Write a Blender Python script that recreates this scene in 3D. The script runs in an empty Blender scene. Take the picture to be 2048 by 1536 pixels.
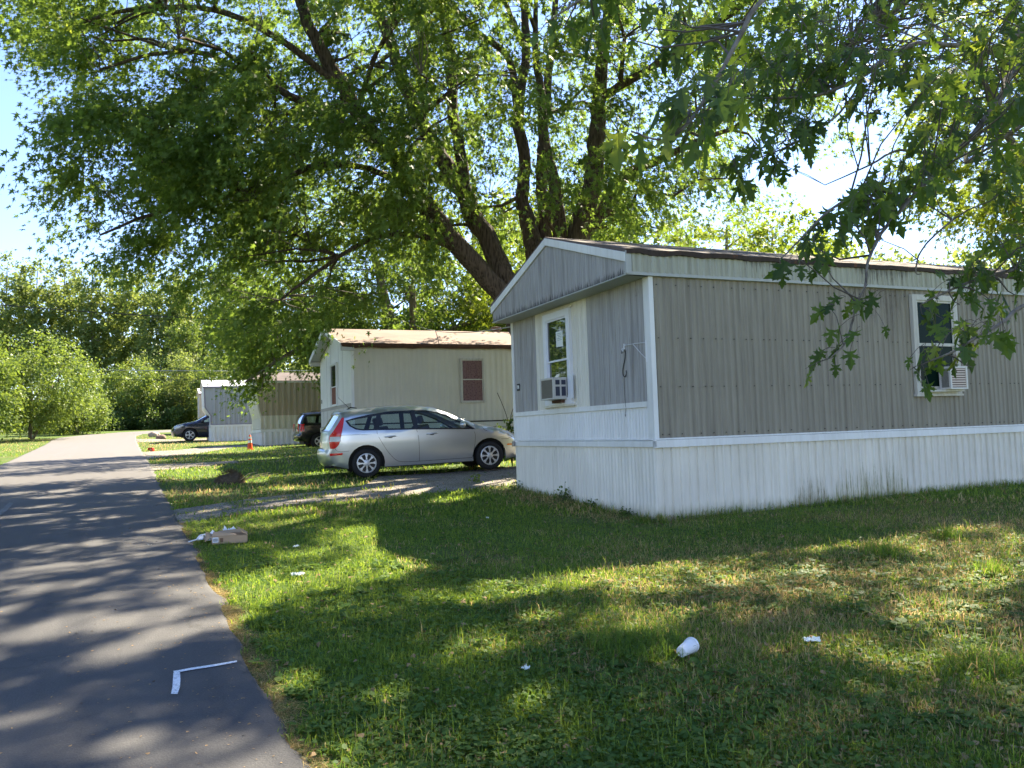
import bpy, bmesh, math, random
import numpy as np
from mathutils import Vector, Matrix
from mathutils.geometry import delaunay_2d_cdt
random.seed(7); RNG = np.random.default_rng(7)
S = bpy.context.scene; COL = S.collection
rad = math.radians

# ------------------------------------------------------------------ camera, sky, sun, exposure
FPX, PITCH, ROLL = 1635.0, .0579, .0323
cF = np.array([0, math.cos(PITCH), math.sin(PITCH)])
_r0 = np.array([1, 0, 0.]); _u0 = np.array([0, -math.sin(PITCH), math.cos(PITCH)])
cR = _r0*math.cos(ROLL) - _u0*math.sin(ROLL); cU = _u0*math.cos(ROLL) + _r0*math.sin(ROLL)
EYE = np.array([0, 0, 1.6])
cam = bpy.data.cameras.new('camera'); camo = bpy.data.objects.new('camera', cam); COL.objects.link(camo)
camo.matrix_world = Matrix(((cR[0], cU[0], -cF[0], 0), (cR[1], cU[1], -cF[1], 0), (cR[2], cU[2], -cF[2], 1.6), (0, 0, 0, 1)))
cam.sensor_width = 36; cam.lens = 36*FPX/2048; cam.clip_end = 2000; cam.clip_start = .05
S.camera = camo
SUN_AZ, SUN_EL = rad(30), rad(45)
SDIR = np.array([math.sin(SUN_AZ)*math.cos(SUN_EL), math.cos(SUN_AZ)*math.cos(SUN_EL), math.sin(SUN_EL)])
wd = bpy.data.worlds.new('World'); S.world = wd; wd.use_nodes = True
wn = wd.node_tree.nodes; sky = wn.new('ShaderNodeTexSky'); sky.sky_type = 'NISHITA'; sky.sun_disc = False
sky.sun_elevation = SUN_EL; sky.sun_rotation = SUN_AZ; sky.air_density = 1.0; sky.dust_density = .1; sky.ozone_density = 3.0
tint = wn.new('ShaderNodeMix'); tint.data_type = 'RGBA'; tint.blend_type = 'MULTIPLY'; tint.inputs[0].default_value = 1; tint.inputs[7].default_value = (.91, .87, .99, 1)
wd.node_tree.links.new(sky.outputs[0], tint.inputs[6]); wd.node_tree.links.new(tint.outputs[2], wn['Background'].inputs[0]); wn['Background'].inputs[1].default_value = .084
sl = bpy.data.lights.new('sun', 'SUN'); sl.energy = 5.0; sl.angle = rad(.53); sl.color = (1, .89, .68)
so = bpy.data.objects.new('sun', sl); COL.objects.link(so)
so.rotation_euler = Vector(SDIR).to_track_quat('Z', 'Y').to_euler(); so.location = (20, 30, 40)
S.view_settings.view_transform = 'Standard'; S.view_settings.look = 'None'; S.view_settings.gamma = 1
S.view_settings.exposure = 2.2
S.cycles.max_bounces = 7; S.cycles.diffuse_bounces = 4; S.cycles.glossy_bounces = 3; S.cycles.transmission_bounces = 5
S.cycles.transparent_max_bounces = 6; S.cycles.caustics_reflective = False; S.cycles.caustics_refractive = False
S.cycles.use_adaptive_sampling = True; S.cycles.adaptive_threshold = .02

# ------------------------------------------------------------------ placing: pixel of the photograph -> point of the place
def ray(x, y):
    d = cF*FPX + cR*(x-1024) + cU*(768-y); return d/d[1]
def at(x, y, Y): return EYE + ray(x, y)*Y
HU = [-40, 0, 8.5, 13, 17, 25, 38, 49, 54, 67, 81, 100, 150]; HZ = [-1.8, 0, .42, .6, .70, 1.05, 1.33, 1.58, 1.7, 2.2, 2.75, 3.1, 3.2]
_gu = np.linspace(-60, 240, 3001); _gz = np.interp(_gu, HU, HZ)
_k = np.ones(41)/41; _gz = np.convolve(np.pad(_gz, 20, 'edge'), _k, 'valid')
def uv(x, y): return -.432*x+.902*y, .902*x+.432*y
def xy(u, v): return -.432*u+.902*v, .902*u+.432*v
def terr(x, y):
    u, v = uv(x, y)
    return np.interp(u, _gu, _gz) + .02*np.clip(v-6, 0, 25) + .012*np.sin(x*1.3+.5)*np.sin(y*1.1) * (np.clip(v-.9, 0, 1))
def gnd(x, y):
    d = ray(x, y); t = np.linspace(1.5, 150, 30000); P = EYE + np.outer(t, d)
    k = np.where(P[:, 2] < terr(P[:, 0], P[:, 1]))[0]; return P[k[0]] if len(k) else P[-1]

# ------------------------------------------------------------------ helpers: objects
def link(o, parent=None, **kw):
    COL.objects.link(o)
    if parent is not None: o.parent = parent
    for k, v in kw.items():
        if v is not None: o[{'cat': 'category'}.get(k, k)] = v
    return o
def thing(name, label, cat, loc=(0, 0, 0), rz=0, group=None):
    o = bpy.data.objects.new(name, None); o.location = loc; o.rotation_euler = (0, 0, rz); o.empty_display_size = .2
    return link(o, None, label=label, cat=cat, group=group)
def mesh_np(name, V, loops, sizes, mat, parent=None, smooth=False, attrs=None, **kw):
    me = bpy.data.meshes.new(name); V = np.asarray(V, np.float32); loops = np.asarray(loops, np.int32); sizes = np.asarray(sizes, np.int32)
    me.vertices.add(len(V)); me.vertices.foreach_set('co', V.ravel())
    me.loops.add(len(loops)); me.loops.foreach_set('vertex_index', loops)
    me.polygons.add(len(sizes)); st = np.zeros(len(sizes), np.int32); st[1:] = np.cumsum(sizes)[:-1]
    me.polygons.foreach_set('loop_start', st); me.polygons.foreach_set('loop_total', sizes)
    if smooth: me.polygons.foreach_set('use_smooth', np.ones(len(sizes), bool))
    for k, a in (attrs or {}).items():
        at_ = me.attributes.new(k, 'FLOAT', 'FACE'); at_.data.foreach_set('value', np.asarray(a, np.float32))
    me.update(calc_edges=True)
    if mat: me.materials.append(mat)
    return link(bpy.data.objects.new(name, me), parent, **kw)
class MB:
    def __init__(s): s.V = []; s.F = []
    def add(s, vs, fs):
        b = len(s.V); s.V += [tuple(v) for v in vs]; s.F += [tuple(b+i for i in f) for f in fs]; return s
    def box(s, a, b, M=None):
        x0, y0, z0 = a; x1, y1, z1 = b
        v = [(x0, y0, z0), (x1, y0, z0), (x1, y1, z0), (x0, y1, z0), (x0, y0, z1), (x1, y0, z1), (x1, y1, z1), (x0, y1, z1)]
        if M is not None: v = [tuple(M @ Vector(p)) for p in v]
        return s.add(v, [(0, 3, 2, 1), (4, 5, 6, 7), (0, 1, 5, 4), (1, 2, 6, 5), (2, 3, 7, 6), (3, 0, 4, 7)])
    def tube(s, pts, rs, n=6, cap=True):
        pts = [np.asarray(p, float) for p in pts]; m = len(pts)
        if not hasattr(rs, '__len__'): rs = [rs]*m
        T = [pts[min(i+1, m-1)]-pts[max(i-1, 0)] for i in range(m)]; T = [t/(np.linalg.norm(t)+1e-9) for t in T]
        up = np.array([0, 0, 1.]) if abs(T[0][2]) < .9 else np.array([1., 0, 0]); vs = []
        for p, t, r in zip(pts, T, rs):
            a = np.cross(t, up); a /= np.linalg.norm(a)+1e-9; b = np.cross(a, t); up = b
            for k in range(n):
                c = 2*math.pi*k/n; vs.append(p + r*(a*math.cos(c)+b*math.sin(c)))
        fs = [(i*n+k, i*n+(k+1) % n, (i+1)*n+(k+1) % n, (i+1)*n+k) for i in range(m-1) for k in range(n)]
        if cap: fs += [tuple(range(n-1, -1, -1)), tuple((m-1)*n+k for k in range(n))]
        return s.add(vs, fs)
    def lathe(s, prof, n=24, M=None, close=False):
        vs = []
        for r, h in prof:
            for k in range(n): c = 2*math.pi*k/n; vs.append((r*math.cos(c), r*math.sin(c), h))
        m = len(prof)
        fs = [(i*n+k, i*n+(k+1) % n, (i+1)*n+(k+1) % n, (i+1)*n+k) for i in range(m-1) for k in range(n)]
        if close: fs += [((m-1)*n+k, (m-1)*n+(k+1) % n, (k+1) % n, k) for k in range(n)]
        if M is not None: vs = [tuple(M @ Vector(p)) for p in vs]
        return s.add(vs, fs)
    def prism(s, poly, h0, h1, f):      # poly in 2-D, f(a, b, h) -> 3-D
        n = len(poly); vs = [f(a, b, h0) for a, b in poly]+[f(a, b, h1) for a, b in poly]
        return s.add(vs, [tuple(range(n)), tuple(range(2*n-1, n-1, -1))]+[(i, n+i, n+(i+1) % n, (i+1) % n) for i in range(n)])
    def obj(s, name, mat, parent=None, smooth=False, bevel=0, fix=True, **kw):
        me = bpy.data.meshes.new(name); me.from_pydata(s.V, [], s.F); me.materials.append(mat)
        if fix:
            bm = bmesh.new(); bm.from_mesh(me); bmesh.ops.recalc_face_normals(bm, faces=bm.faces); bm.to_mesh(me); bm.free()
        if smooth:
            for p in me.polygons: p.use_smooth = True
            if smooth != 'all':
                me.set_sharp_from_angle(angle=rad(smooth if smooth is not True else 35))
        o = link(bpy.data.objects.new(name, me), parent, **kw)
        if bevel:
            m = o.modifiers.new('b', 'BEVEL'); m.width = bevel; m.segments = 2; m.limit_method = 'ANGLE'
        return o

# ------------------------------------------------------------------ helpers: materials
class Mt:
    def __init__(s, name, rough=.6, spec=.5, metal=0):
        s.m = bpy.data.materials.new(name); s.m.use_nodes = True; s.t = s.m.node_tree; s.n = s.t.nodes; s.l = s.t.links
        s.p = s.n['Principled BSDF']; s.out = s.n['Material Output']
        s.p.inputs['Roughness'].default_value = rough; s.p.inputs['Specular IOR Level'].default_value = spec; s.p.inputs['Metallic'].default_value = metal
        s.x = -900
    def node(s, typ, ins=None, **kw):
        n = s.n.new(typ); s.x += 20; n.location = (s.x, 0)
        for k, v in kw.items(): setattr(n, k, v)
        for k, v in (ins or {}).items(): s.put(n.inputs[k], v)
        return n
    def put(s, inp, v):
        if isinstance(v, bpy.types.NodeSocket): s.l.new(v, inp)
        elif isinstance(v, tuple) and len(v) == 3 and inp.type == 'RGBA': inp.default_value = (*v, 1)
        else: inp.default_value = v
    def obj(s): return s.node('ShaderNodeTexCoord').outputs['Object']
    def geo(s): return s.node('ShaderNodeNewGeometry').outputs['Position']
    def map(s, vec, scale=(1, 1, 1), loc=(0, 0, 0)): return s.node('ShaderNodeMapping', {'Vector': vec, 'Scale': scale, 'Location': loc}).outputs[0]
    def noise(s, vec, scale=5, detail=4, rough=.55, dist=0):
        return s.node('ShaderNodeTexNoise', {'Vector': vec, 'Scale': scale, 'Detail': detail, 'Roughness': rough, 'Distortion': dist}).outputs['Fac']
    def voro(s, vec, scale=5, feat='F1', out='Distance'):
        return s.node('ShaderNodeTexVoronoi', {'Vector': vec, 'Scale': scale}, feature=feat).outputs[out]
    def ramp(s, fac, stops, interp='LINEAR'):
        n = s.node('ShaderNodeValToRGB', {'Fac': fac}); cr = n.color_ramp; cr.interpolation = interp
        while len(cr.elements) < len(stops): cr.elements.new(.5)
        for e, (p, c) in zip(cr.elements, stops):
            e.position = p; e.color = (c, c, c, 1) if not hasattr(c, '__len__') else (*c, 1)
        return n.outputs[0]
    def mix(s, fac, a, b, mode='MIX'):
        n = s.node('ShaderNodeMix', data_type='RGBA', blend_type=mode)
        s.put(n.inputs[0], fac); s.put(n.inputs[6], a); s.put(n.inputs[7], b); return n.outputs[2]
    def math(s, op, a, b=0, c=None):
        n = s.node('ShaderNodeMath', operation=op); s.put(n.inputs[0], a); s.put(n.inputs[1], b)
        if c is not None: s.put(n.inputs[2], c)
        return n.outputs[0]
    def sep(s, vec): n = s.node('ShaderNodeSeparateXYZ', {0: vec}); return n.outputs
    def attr(s, name): return s.node('ShaderNodeAttribute', attribute_name=name).outputs['Fac']
    def col(s, c): s.put(s.p.inputs['Base Color'], c); return s
    def rough(s, c): s.put(s.p.inputs['Roughness'], c); return s
    def bump(s, h, strength=.3, dist=.01):
        n = s.node('ShaderNodeBump', {'Height': h, 'Strength': strength, 'Distance': dist}); s.l.new(n.outputs[0], s.p.inputs['Normal']); return s

def plain(name, c, rough=.6, spec=.5, metal=0, var=.12, sc=6, bump=0):
    m = Mt(name, rough, spec, metal); o = m.obj(); f = m.noise(o, sc, 4)
    m.col(m.mix(f, tuple(x*(1-var) for x in c), tuple(min(1, x*(1+var)) for x in c)))
    if bump: m.bump(m.noise(o, sc*8, 3), bump, .004)
    return m.m

def painted_metal(name, c, dirt=(.28, .24, .17), amt=.5, rough=.5, zdirt=None, rust=0, warm=None):
    """sheet siding: streaks running down, blotches, screws"""
    m = Mt(name, rough, .4); o = m.obj()
    st = m.noise(m.map(o, (9, 9, .35)), 1.6, 5, .65)
    bl = m.noise(o, .9, 4, .6)
    fine = m.noise(m.map(o, (40, 40, 3)), 1.2, 3)
    f = m.math('MULTIPLY', m.ramp(st, [(.42, 0), (.75, 1)]), amt)
    base = m.mix(m.ramp(bl, [(.3, 0), (.7, 1)]), tuple(x*.90 for x in c), tuple(min(1, x*1.05) for x in (warm or c)))
    cc = m.mix(f, base, dirt)
    cc = m.mix(m.math('MULTIPLY', fine, .10), cc, (.1, .09, .07))
    if rust:
        r = m.ramp(m.noise(m.map(o, (3, 3, 1.2), (5, 2, 1)), 2.2, 6, .7), [(.60, 0), (.68, 1)])
        cc = m.mix(m.math('MULTIPLY', r, rust), cc, (.16, .06, .025))
    if zdirt:   # green/brown grime climbing from the bottom edge, ragged
        z = m.sep(o)[2]; nz = m.noise(m.map(o, (14, 14, .7)), 1.3, 4, .7)
        g = m.math('SUBTRACT', m.math('MULTIPLY', nz, zdirt[1]), m.math('SUBTRACT', z, zdirt[0]))
        cc = m.mix(m.ramp(g, [(.0, 0), (.25, .8)]), cc, zdirt[2])
    m.col(cc); m.bump(m.math('ADD', m.noise(o, 2.2, 2), m.math('MULTIPLY', m.noise(o, 60, 2), .02)), .35, .03)
    return m.m

def weathered_wood(name, c0, c1, stain=.6):
    m = Mt(name, .8, .2); o = m.obj()
    g = m.noise(m.map(o, (30, 30, .8)), 1.5, 6, .7, .3)
    b = m.noise(m.map(o, (6, 6, .5)), 1.3, 3)
    c = m.mix(m.ramp(g, [(.3, 0), (.7, 1)]), c0, c1)
    c = m.mix(m.math('MULTIPLY', m.ramp(b, [(.5, 0), (.8, 1)]), stain), c, (.10, .085, .08))
    k = m.ramp(m.noise(m.map(o, (5, 5, 2.2), (3, 1, 7)), 1.8, 5, .7), [(.62, 0), (.72, 1)])
    c = m.mix(m.math('MULTIPLY', k, .35), c, (.13, .11, .10))
    m.col(c); m.bump(g, .25, .004)
    return m.m

def leaf_mat(name, dark, light, yellow, trans=.45, gloss=.35):
    m = Mt(name, .5, gloss*.7)
    r = m.attr('rnd')
    c = m.ramp(r, [(0, dark), (.5, light), (.88, light), (1, yellow)])
    m.col(c)
    tr = m.node('ShaderNodeBsdfTranslucent'); hs = m.node('ShaderNodeHueSaturation', {'Hue': .475, 'Saturation': 1.12, 'Value': 1.9, 'Color': c})
    m.put(tr.inputs[0], hs.outputs[0])
    mx = m.node('ShaderNodeMixShader', {0: trans}); m.l.new(m.p.outputs[0], mx.inputs[1]); m.l.new(tr.outputs[0], mx.inputs[2]); m.l.new(mx.outputs[0], m.out.inputs[0])
    return m.m

def glass_dark(name, c=(.012, .016, .016), ior=1.9, wob=.02):
    m = Mt(name, .03, 1.0); m.p.inputs['IOR'].default_value = ior; m.col(c)
    m.bump(m.noise(m.obj(), 2.2, 2), wob, .05); return m.m
def glass_clear(name, tint=(.75, .85, .82)):
    m = Mt(name); g = m.node('ShaderNodeBsdfGlossy', {'Roughness': .02}); t = m.node('ShaderNodeBsdfTransparent', {'Color': tint})
    fr = m.node('ShaderNodeFresnel', {'IOR': 1.55}); mx = m.node('ShaderNodeMixShader', {0: fr.outputs[0]})
    m.l.new(t.outputs[0], mx.inputs[1]); m.l.new(g.outputs[0], mx.inputs[2]); m.l.new(mx.outputs[0], m.out.inputs[0]); return m.m
def bark(name, c0, c1):
    m = Mt(name, .9, .15); o = m.geo()
    n = m.noise(m.map(o, (9, 9, 1.6)), 2.0, 6, .65, .6)
    v = m.voro(m.map(o, (14, 14, 2.4)), 1.6, 'F1')
    h = m.math('ADD', n, m.math('MULTIPLY', v, .6))
    m.col(m.mix(m.ramp(h, [(.45, 0), (.95, 1)]), c0, c1)); m.bump(h, .9, .05); return m.m

M = {}
M['white'] = painted_metal('white painted metal', (.82, .82, .79), (.45, .42, .33), .25)
M['cream_panel'] = painted_metal('cream panel', (.74, .71, .60), (.38, .34, .22), .4)
M['taupe'] = painted_metal('taupe ribbed siding', (.300, .272, .210), (.13, .11, .08), .7, .6)
M['skirt'] = painted_metal('white skirting', (.84, .80, .70), (.40, .36, .26), .35, .5, (.02, .30, (.22, .21, .10)))
def add_stain(mat, cx, wx, z0, hgt, col, seed=0, sharp=1.0, flip=False):
    """grimy streaks with a place of their own: centre and half width along the wall, start height and reach"""
    m = Mt.__new__(Mt); m.m = mat; m.t = mat.node_tree; m.n = m.t.nodes; m.l = m.t.links; m.p = m.n['Principled BSDF']; m.x = 0
    old = m.p.inputs['Base Color'].links[0].from_socket; o = m.obj(); x, y, z = m.sep(o)[0:3]
    dx = m.math('SUBTRACT', 1.0, m.math('DIVIDE', m.math('ABSOLUTE', m.math('SUBTRACT', x, cx)), wx))
    nz = m.noise(m.map(o, (26, 26, .5), (seed, 0, 0)), 1.2, 5, .8); dx = m.math('MINIMUM', m.math('MULTIPLY', dx, 3.0), 1.0)
    zz = m.math('SUBTRACT', z, z0); zz = m.math('MULTIPLY', zz, -1.0) if flip else zz
    g = m.math('SUBTRACT', m.math('MULTIPLY', m.math('MULTIPLY', m.math('MAXIMUM', dx, 0.0), m.ramp(nz, [(.40, 0), (.72, 1)])), 1.5*hgt), zz)
    below = m.math('GREATER_THAN', zz, -.4)
    f = m.math('MULTIPLY', m.ramp(m.math('DIVIDE', g, hgt), [(.0, 0), (.35*sharp, .85)]), below)
    f = m.math('MULTIPLY', f, m.ramp(m.noise(m.map(o, (30, 30, 6)), 2, 4, .7), [(.35, .25), (.6, 1)]))
    m.col(m.mix(f, old, col))
M['fascia'] = painted_metal('cream fascia', (.42, .42, .33), (.14, .12, .07), .55, .55, None, .5)
M['rusty_edge'] = painted_metal('rusted roof edge', (.055, .035, .028), (.012, .010, .010), .8, .8, None, .8)
M['rust'] = painted_metal('rust brown', (.10, .045, .028), (.03, .018, .015), .8, .85)
M['greywood'] = weathered_wood('grey weathered board', (.28, .265, .245), (.48, .465, .44), .55)
M['greywood2'] = weathered_wood('grey weathered gable board', (.27, .258, .24), (.46, .445, .42), .6)
M['soffit'] = painted_metal('soffit', (.45, .46, .43), (.25, .25, .2), .3)
add_stain(M['skirt'], 3.55, .85, .05, .66, (.20, .20, .05), 3)
add_stain(M['skirt'], 2.45, .35, .05, .45, (.22, .20, .10), 9)
add_stain(M['fascia'], 3.95, .6, 3.31, .30, (.04, .035, .025), 1, 1, True)
add_stain(M['fascia'], 1.9, .5, 3.31, .16, (.09, .08, .05), 5, 1, True)
add_stain(M['taupe'], 3.9, .6, 3.04, .9, (.12, .10, .075), 4, 1, True)
for q_ in (.5, 1.6): add_stain(M['greywood2'], -.34, q_, 3.055, .13, (.035, .033, .035), q_)
M['roof_grey'] = plain('weathered roof coating', (.13, .105, .095), .9, .2, 0, .5, 1.4, .3)
M['roof_tan'] = plain('worn tan roof coating', (.215, .155, .13), .85, .25, 0, .45, 1.2, .2)
M['frame'] = plain('white window frame', (.74, .75, .77), .4, .5, 0, .05)
M['frame_old'] = painted_metal('old window frame', (.58, .56, .49), (.18, .10, .05), .45, .5, None, .6)
M['glass'] = glass_dark('window glass', (.015, .022, .018), 1.9)
M['glass_green_reflection'] = glass_dark('window glass with painted green reflection', (.004, .016, .011), 1.10)  # dark green reflection put into the glass colour
M['ac_beige'] = plain('beige plastic', (.52, .50, .45), .55, .4, 0, .06)
M['ac_white'] = painted_metal('air conditioner casing', (.74, .72, .66), (.25, .14, .07), .25, .5, None, .5)
M['ac_fin'] = plain('aluminium fins', (.25, .24, .21), .6, .4, .3, .3, 30)
M['blackmetal'] = plain('black wire', (.012, .012, .012), .5)
M['black'] = plain('black', (.01, .01, .011), .6)
M['rubber'] = plain('rubber', (.018, .018, .019), .8, .3, 0, .3, 20)
M['white_clean'] = plain('white plastic', (.8, .8, .8), .45, .5, 0, .03)
M['card'] = plain('corrugated cardboard', (.42, .29, .18), .85, .2, 0, .12, 12)
M['paper'] = plain('paper', (.75, .78, .72), .8, .2, 0, .05)
M['orange'] = plain('orange plastic', (.80, .10, .02), .45, .5, 0, .12)
M['red'] = plain('red plastic', (.75, .04, .02), .45, .5, 0, .1)
M['straw'] = plain('straw', (.46, .36, .20), .9, .2, 0, .3, 60)
M['rock'] = plain('brown boulder', (.20, .13, .10), .9, .3, 0, .5, 5, .8)
M['bark'] = bark('silver maple bark', (.022, .016, .012), (.115, .088, .066))
M['bark2'] = bark('grey bark', (.08, .07, .055), (.24, .21, .17))
M['pole'] = bark('bare wood pole', (.16, .12, .09), (.30, .24, .18))
M['twig'] = plain('twig', (.10, .085, .07), .8, .2, 0, .3, 20)
M['leaf'] = leaf_mat('maple leaf', (.060, .105, .024), (.102, .168, .038), (.20, .25, .05), .56)
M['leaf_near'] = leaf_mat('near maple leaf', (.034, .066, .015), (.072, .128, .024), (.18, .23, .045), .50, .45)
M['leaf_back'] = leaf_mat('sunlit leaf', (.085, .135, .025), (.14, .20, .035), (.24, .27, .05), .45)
M['leaf_far'] = leaf_mat('far leaf', (.075, .12, .035), (.15, .20, .055), (.22, .26, .07), .42)
M['leaf_bush'] = leaf_mat('bush leaf', (.075, .125, .028), (.13, .19, .042), (.21, .26, .055), .38)
M['leaf_dark'] = leaf_mat('dark bush leaf', (.045, .08, .024), (.085, .14, .034), (.14, .19, .045), .38)

# asphalt
m = Mt('asphalt', .85, .35); g = m.geo()
a = m.noise(g, 120, 4, .8); b = m.noise(g, .5, 4, .6); cc = m.noise(m.map(g, (1, 1, 1)), 6, 4)
c = m.mix(m.ramp(b, [(.3, 0), (.7, 1)]), (.052, .051, .055), (.073, .070, .070))
c = m.mix(m.ramp(a, [(.35, 0), (.7, .75)]), m.mix(.5, c, (.03, .03, .034)), m.mix(.35, c, (.19, .185, .18)))
c = m.mix(m.math('MULTIPLY', m.ramp(m.voro(g, 55), [(.0, 1), (.16, 0)]), .35), c, (.28, .27, .25))
c = m.mix(m.math('MULTIPLY', m.ramp(cc, [(.35, 0), (.7, 1)]), .22), c, (.05, .05, .055))
# hairline cracks, mostly on the stretch further up
cr = m.voro(m.map(g, (.30, .22, 1)), 1.0, 'DISTANCE_TO_EDGE'); 
crw = m.node('ShaderNodeTexVoronoi', {'Vector': m.node('ShaderNodeVectorMath', {0: m.map(g, (.30, .22, 0)), 1: m.node('ShaderNodeVectorMath', {0: m.node('ShaderNodeTexNoise', {'Vector': g, 'Scale': 1.3, 'Detail': 5}).outputs['Color'], 1: (.35, .35, 0)}, operation='MULTIPLY').outputs[0]}, operation='ADD').outputs[0], 'Scale': 1}, feature='DISTANCE_TO_EDGE').outputs['Distance']
ck = m.math('MULTIPLY', m.ramp(crw, [(.0, 1), (.006, 0)]), m.ramp(m.sep(g)[1], [(.0, .0), (1, 1)]))
c = m.mix(m.math('MULTIPLY', m.ramp(crw, [(.0, 1), (.005, 0)]), .45), c, (.02, .02, .02))
# paler, pinkish asphalt further up the road
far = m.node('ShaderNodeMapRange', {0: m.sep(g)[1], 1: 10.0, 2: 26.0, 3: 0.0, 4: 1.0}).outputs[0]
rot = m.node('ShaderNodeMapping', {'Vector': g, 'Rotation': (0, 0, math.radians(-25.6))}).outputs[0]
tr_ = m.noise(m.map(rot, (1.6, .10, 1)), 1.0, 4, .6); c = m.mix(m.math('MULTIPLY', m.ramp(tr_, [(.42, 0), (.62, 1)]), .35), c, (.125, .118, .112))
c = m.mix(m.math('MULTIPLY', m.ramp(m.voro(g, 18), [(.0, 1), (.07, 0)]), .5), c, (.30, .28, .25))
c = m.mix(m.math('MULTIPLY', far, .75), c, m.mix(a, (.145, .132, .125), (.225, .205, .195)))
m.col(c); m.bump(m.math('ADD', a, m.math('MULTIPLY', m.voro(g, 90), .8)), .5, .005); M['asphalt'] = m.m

# soil and short grass under the blades
m = Mt('lawn ground', .95, .15); g = m.geo()
n1 = m.noise(g, 1.1, 5, .6); n2 = m.noise(g, 26, 4, .7); n3 = m.math('MULTIPLY', m.noise(m.map(g, (1, 1, 1), (9, 4, 0)), .38, 4, .6), .94); n4 = m.voro(g, 34)
gr = m.mix(m.ramp(n2, [(.3, 0), (.7, 1)]), (.045, .080, .016), (.12, .175, .034))
dr = m.mix(m.ramp(n2, [(.3, 0), (.7, 1)]), (.12, .085, .045), (.27, .20, .10))
c = m.mix(m.ramp(n3, [(.50, 0), (.68, .85)]), gr, dr)
c = m.mix(m.math('MULTIPLY', m.ramp(n4, [(.0, 1), (.35, 0)]), .35), c, (.03, .035, .012))
m.col(c); m.bump(m.math('ADD', n2, m.math('MULTIPLY', n4, .5)), .7, .03); M['ground'] = m.m

# gravel
m = Mt('gravel', .9, .25); g = m.geo()
v = m.voro(g, 42, 'F1', 'Color'); d = m.voro(g, 42); n = m.noise(g, 1.4, 4)
c = m.mix(m.sep(v)[0], (.24, .21, .185), (.52, .46, .40)); c = m.mix(m.ramp(d, [(.3, 0), (.7, .8)]), c, (.07, .06, .05))
c = m.mix(m.math('MULTIPLY', m.ramp(n, [(.5, 0), (.7, 1)]), .6), c, (.12, .12, .05))
m.col(c); m.bump(d, .8, .02); M['gravel'] = m.m

# grass blades: per-blade tone and dryness
m = Mt('grass blade', .5, .3); r = m.attr('rnd'); dy = m.attr('dry')
gc = m.ramp(r, [(0, (.050, .105, .018)), (.5, (.115, .195, .030)), (1, (.22, .28, .05))])
dc = m.ramp(r, [(0, (.20, .13, .06)), (.6, (.38, .28, .14)), (1, (.50, .40, .22))])
c = m.mix(dy, gc, dc); m.col(c)
tr = m.node('ShaderNodeBsdfTranslucent'); m.put(tr.inputs[0], m.node('ShaderNodeHueSaturation', {'Hue': .48, 'Saturation': 1.08, 'Value': 2.2, 'Color': c}).outputs[0])
mx = m.node('ShaderNodeMixShader', {0: .45}); m.l.new(m.p.outputs[0], mx.inputs[1]); m.l.new(tr.outputs[0], mx.inputs[2]); m.l.new(mx.outputs[0], m.out.inputs[0])
M['blade'] = m.m
M['weed'] = leaf_mat('broad weed leaf', (.045, .095, .025), (.095, .165, .040), (.16, .21, .06), .35, .10)

# car paint
def paint(name, c, metal=.75, rough=.28):
    m = Mt(name, rough, .5, metal); o = m.obj()
    m.col(m.mix(m.noise(o, 3, 3), tuple(x*.94 for x in c), c)); m.p.inputs['Coat Weight'].default_value = .8; m.p.inputs['Coat Roughness'].default_value = .04
    return m.m
M['silver'] = paint('silver car paint', (.58, .61, .65), .8, .30)
M['navy'] = paint('dark blue car paint', (.014, .018, .045), .4, .25)
M['blackpaint'] = paint('black car paint', (.008, .009, .014), .3, .22)
M['carglass'] = glass_clear('car glass', (.72, .82, .80))
M['blacktrim'] = plain('black trim', (.012, .013, .02), .35)
M['redlens'] = plain('red lens', (.62, .012, .012), .15, .6, 0, .1)
M['clearlens'] = plain('clear lens', (.62, .62, .58), .12, .7, 0, .2, 20)
M['amber'] = plain('amber lens', (.85, .25, .02), .2)
M['hub'] = plain('silver wheel cover', (.62, .62, .62), .38, .5, .5, .05)
M['chrome'] = plain('chrome', (.6, .6, .6), .15, .5, 1, .02)
M['seat'] = plain('seat cloth', (.05, .05, .048), .9)

# ================================================================== SETTING
# ground: one sheet, finer near the camera; it steps down a little under the road
RIGHT = [(-40, .66), (30, .70), (50, .78), (66, .95), (70, 1.5), (73, 3), (75, 6), (76, 12), (77, 45)]
LEFT = [(-40, -3.1), (26, -3.05), (40, -3.5), (60, -4.1), (66, -4.0), (71, -2.6), (76, -.2), (79.5, 3.6), (81, 8), (82, 14), (83, 45)]
def polyarr(P, n):
    P = np.array(P, float); d = np.r_[0, np.cumsum(np.linalg.norm(np.diff(P, axis=0), axis=1))]
    t = np.linspace(0, d[-1], n); return np.c_[np.interp(t, d, P[:, 0]), np.interp(t, d, P[:, 1])]
def edge_v(u): return np.interp(u, [a for a, _ in RIGHT[:5]], [b for _, b in RIGHT[:5]])
def left_v(u): return np.interp(u, [a for a, _ in LEFT[:5]], [b for _, b in LEFT[:5]])
def in_road(u, v, pad=0): return (u < 66) & (v < edge_v(u)-pad) & (v > left_v(u)+pad)
xs = np.unique(np.r_[-400, -300, -220, -160, -130, -110, np.arange(-90, -20, 2.5), np.arange(-20, 14, .25), np.arange(14, 60, 2.5), 70, 90, 120, 160, 220, 300, 400])
ys = np.unique(np.r_[-60, -30, -15, np.arange(-8, 30, .25), np.arange(30, 110, 1.5), 120, 140, 170, 220, 300, 400, 600])
X, Y = np.meshgrid(xs, ys); Z = terr(X, Y); U, Vv = uv(X, Y)
nx, ny = len(xs), len(ys); idx = np.arange(nx*ny).reshape(ny, nx)
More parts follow.
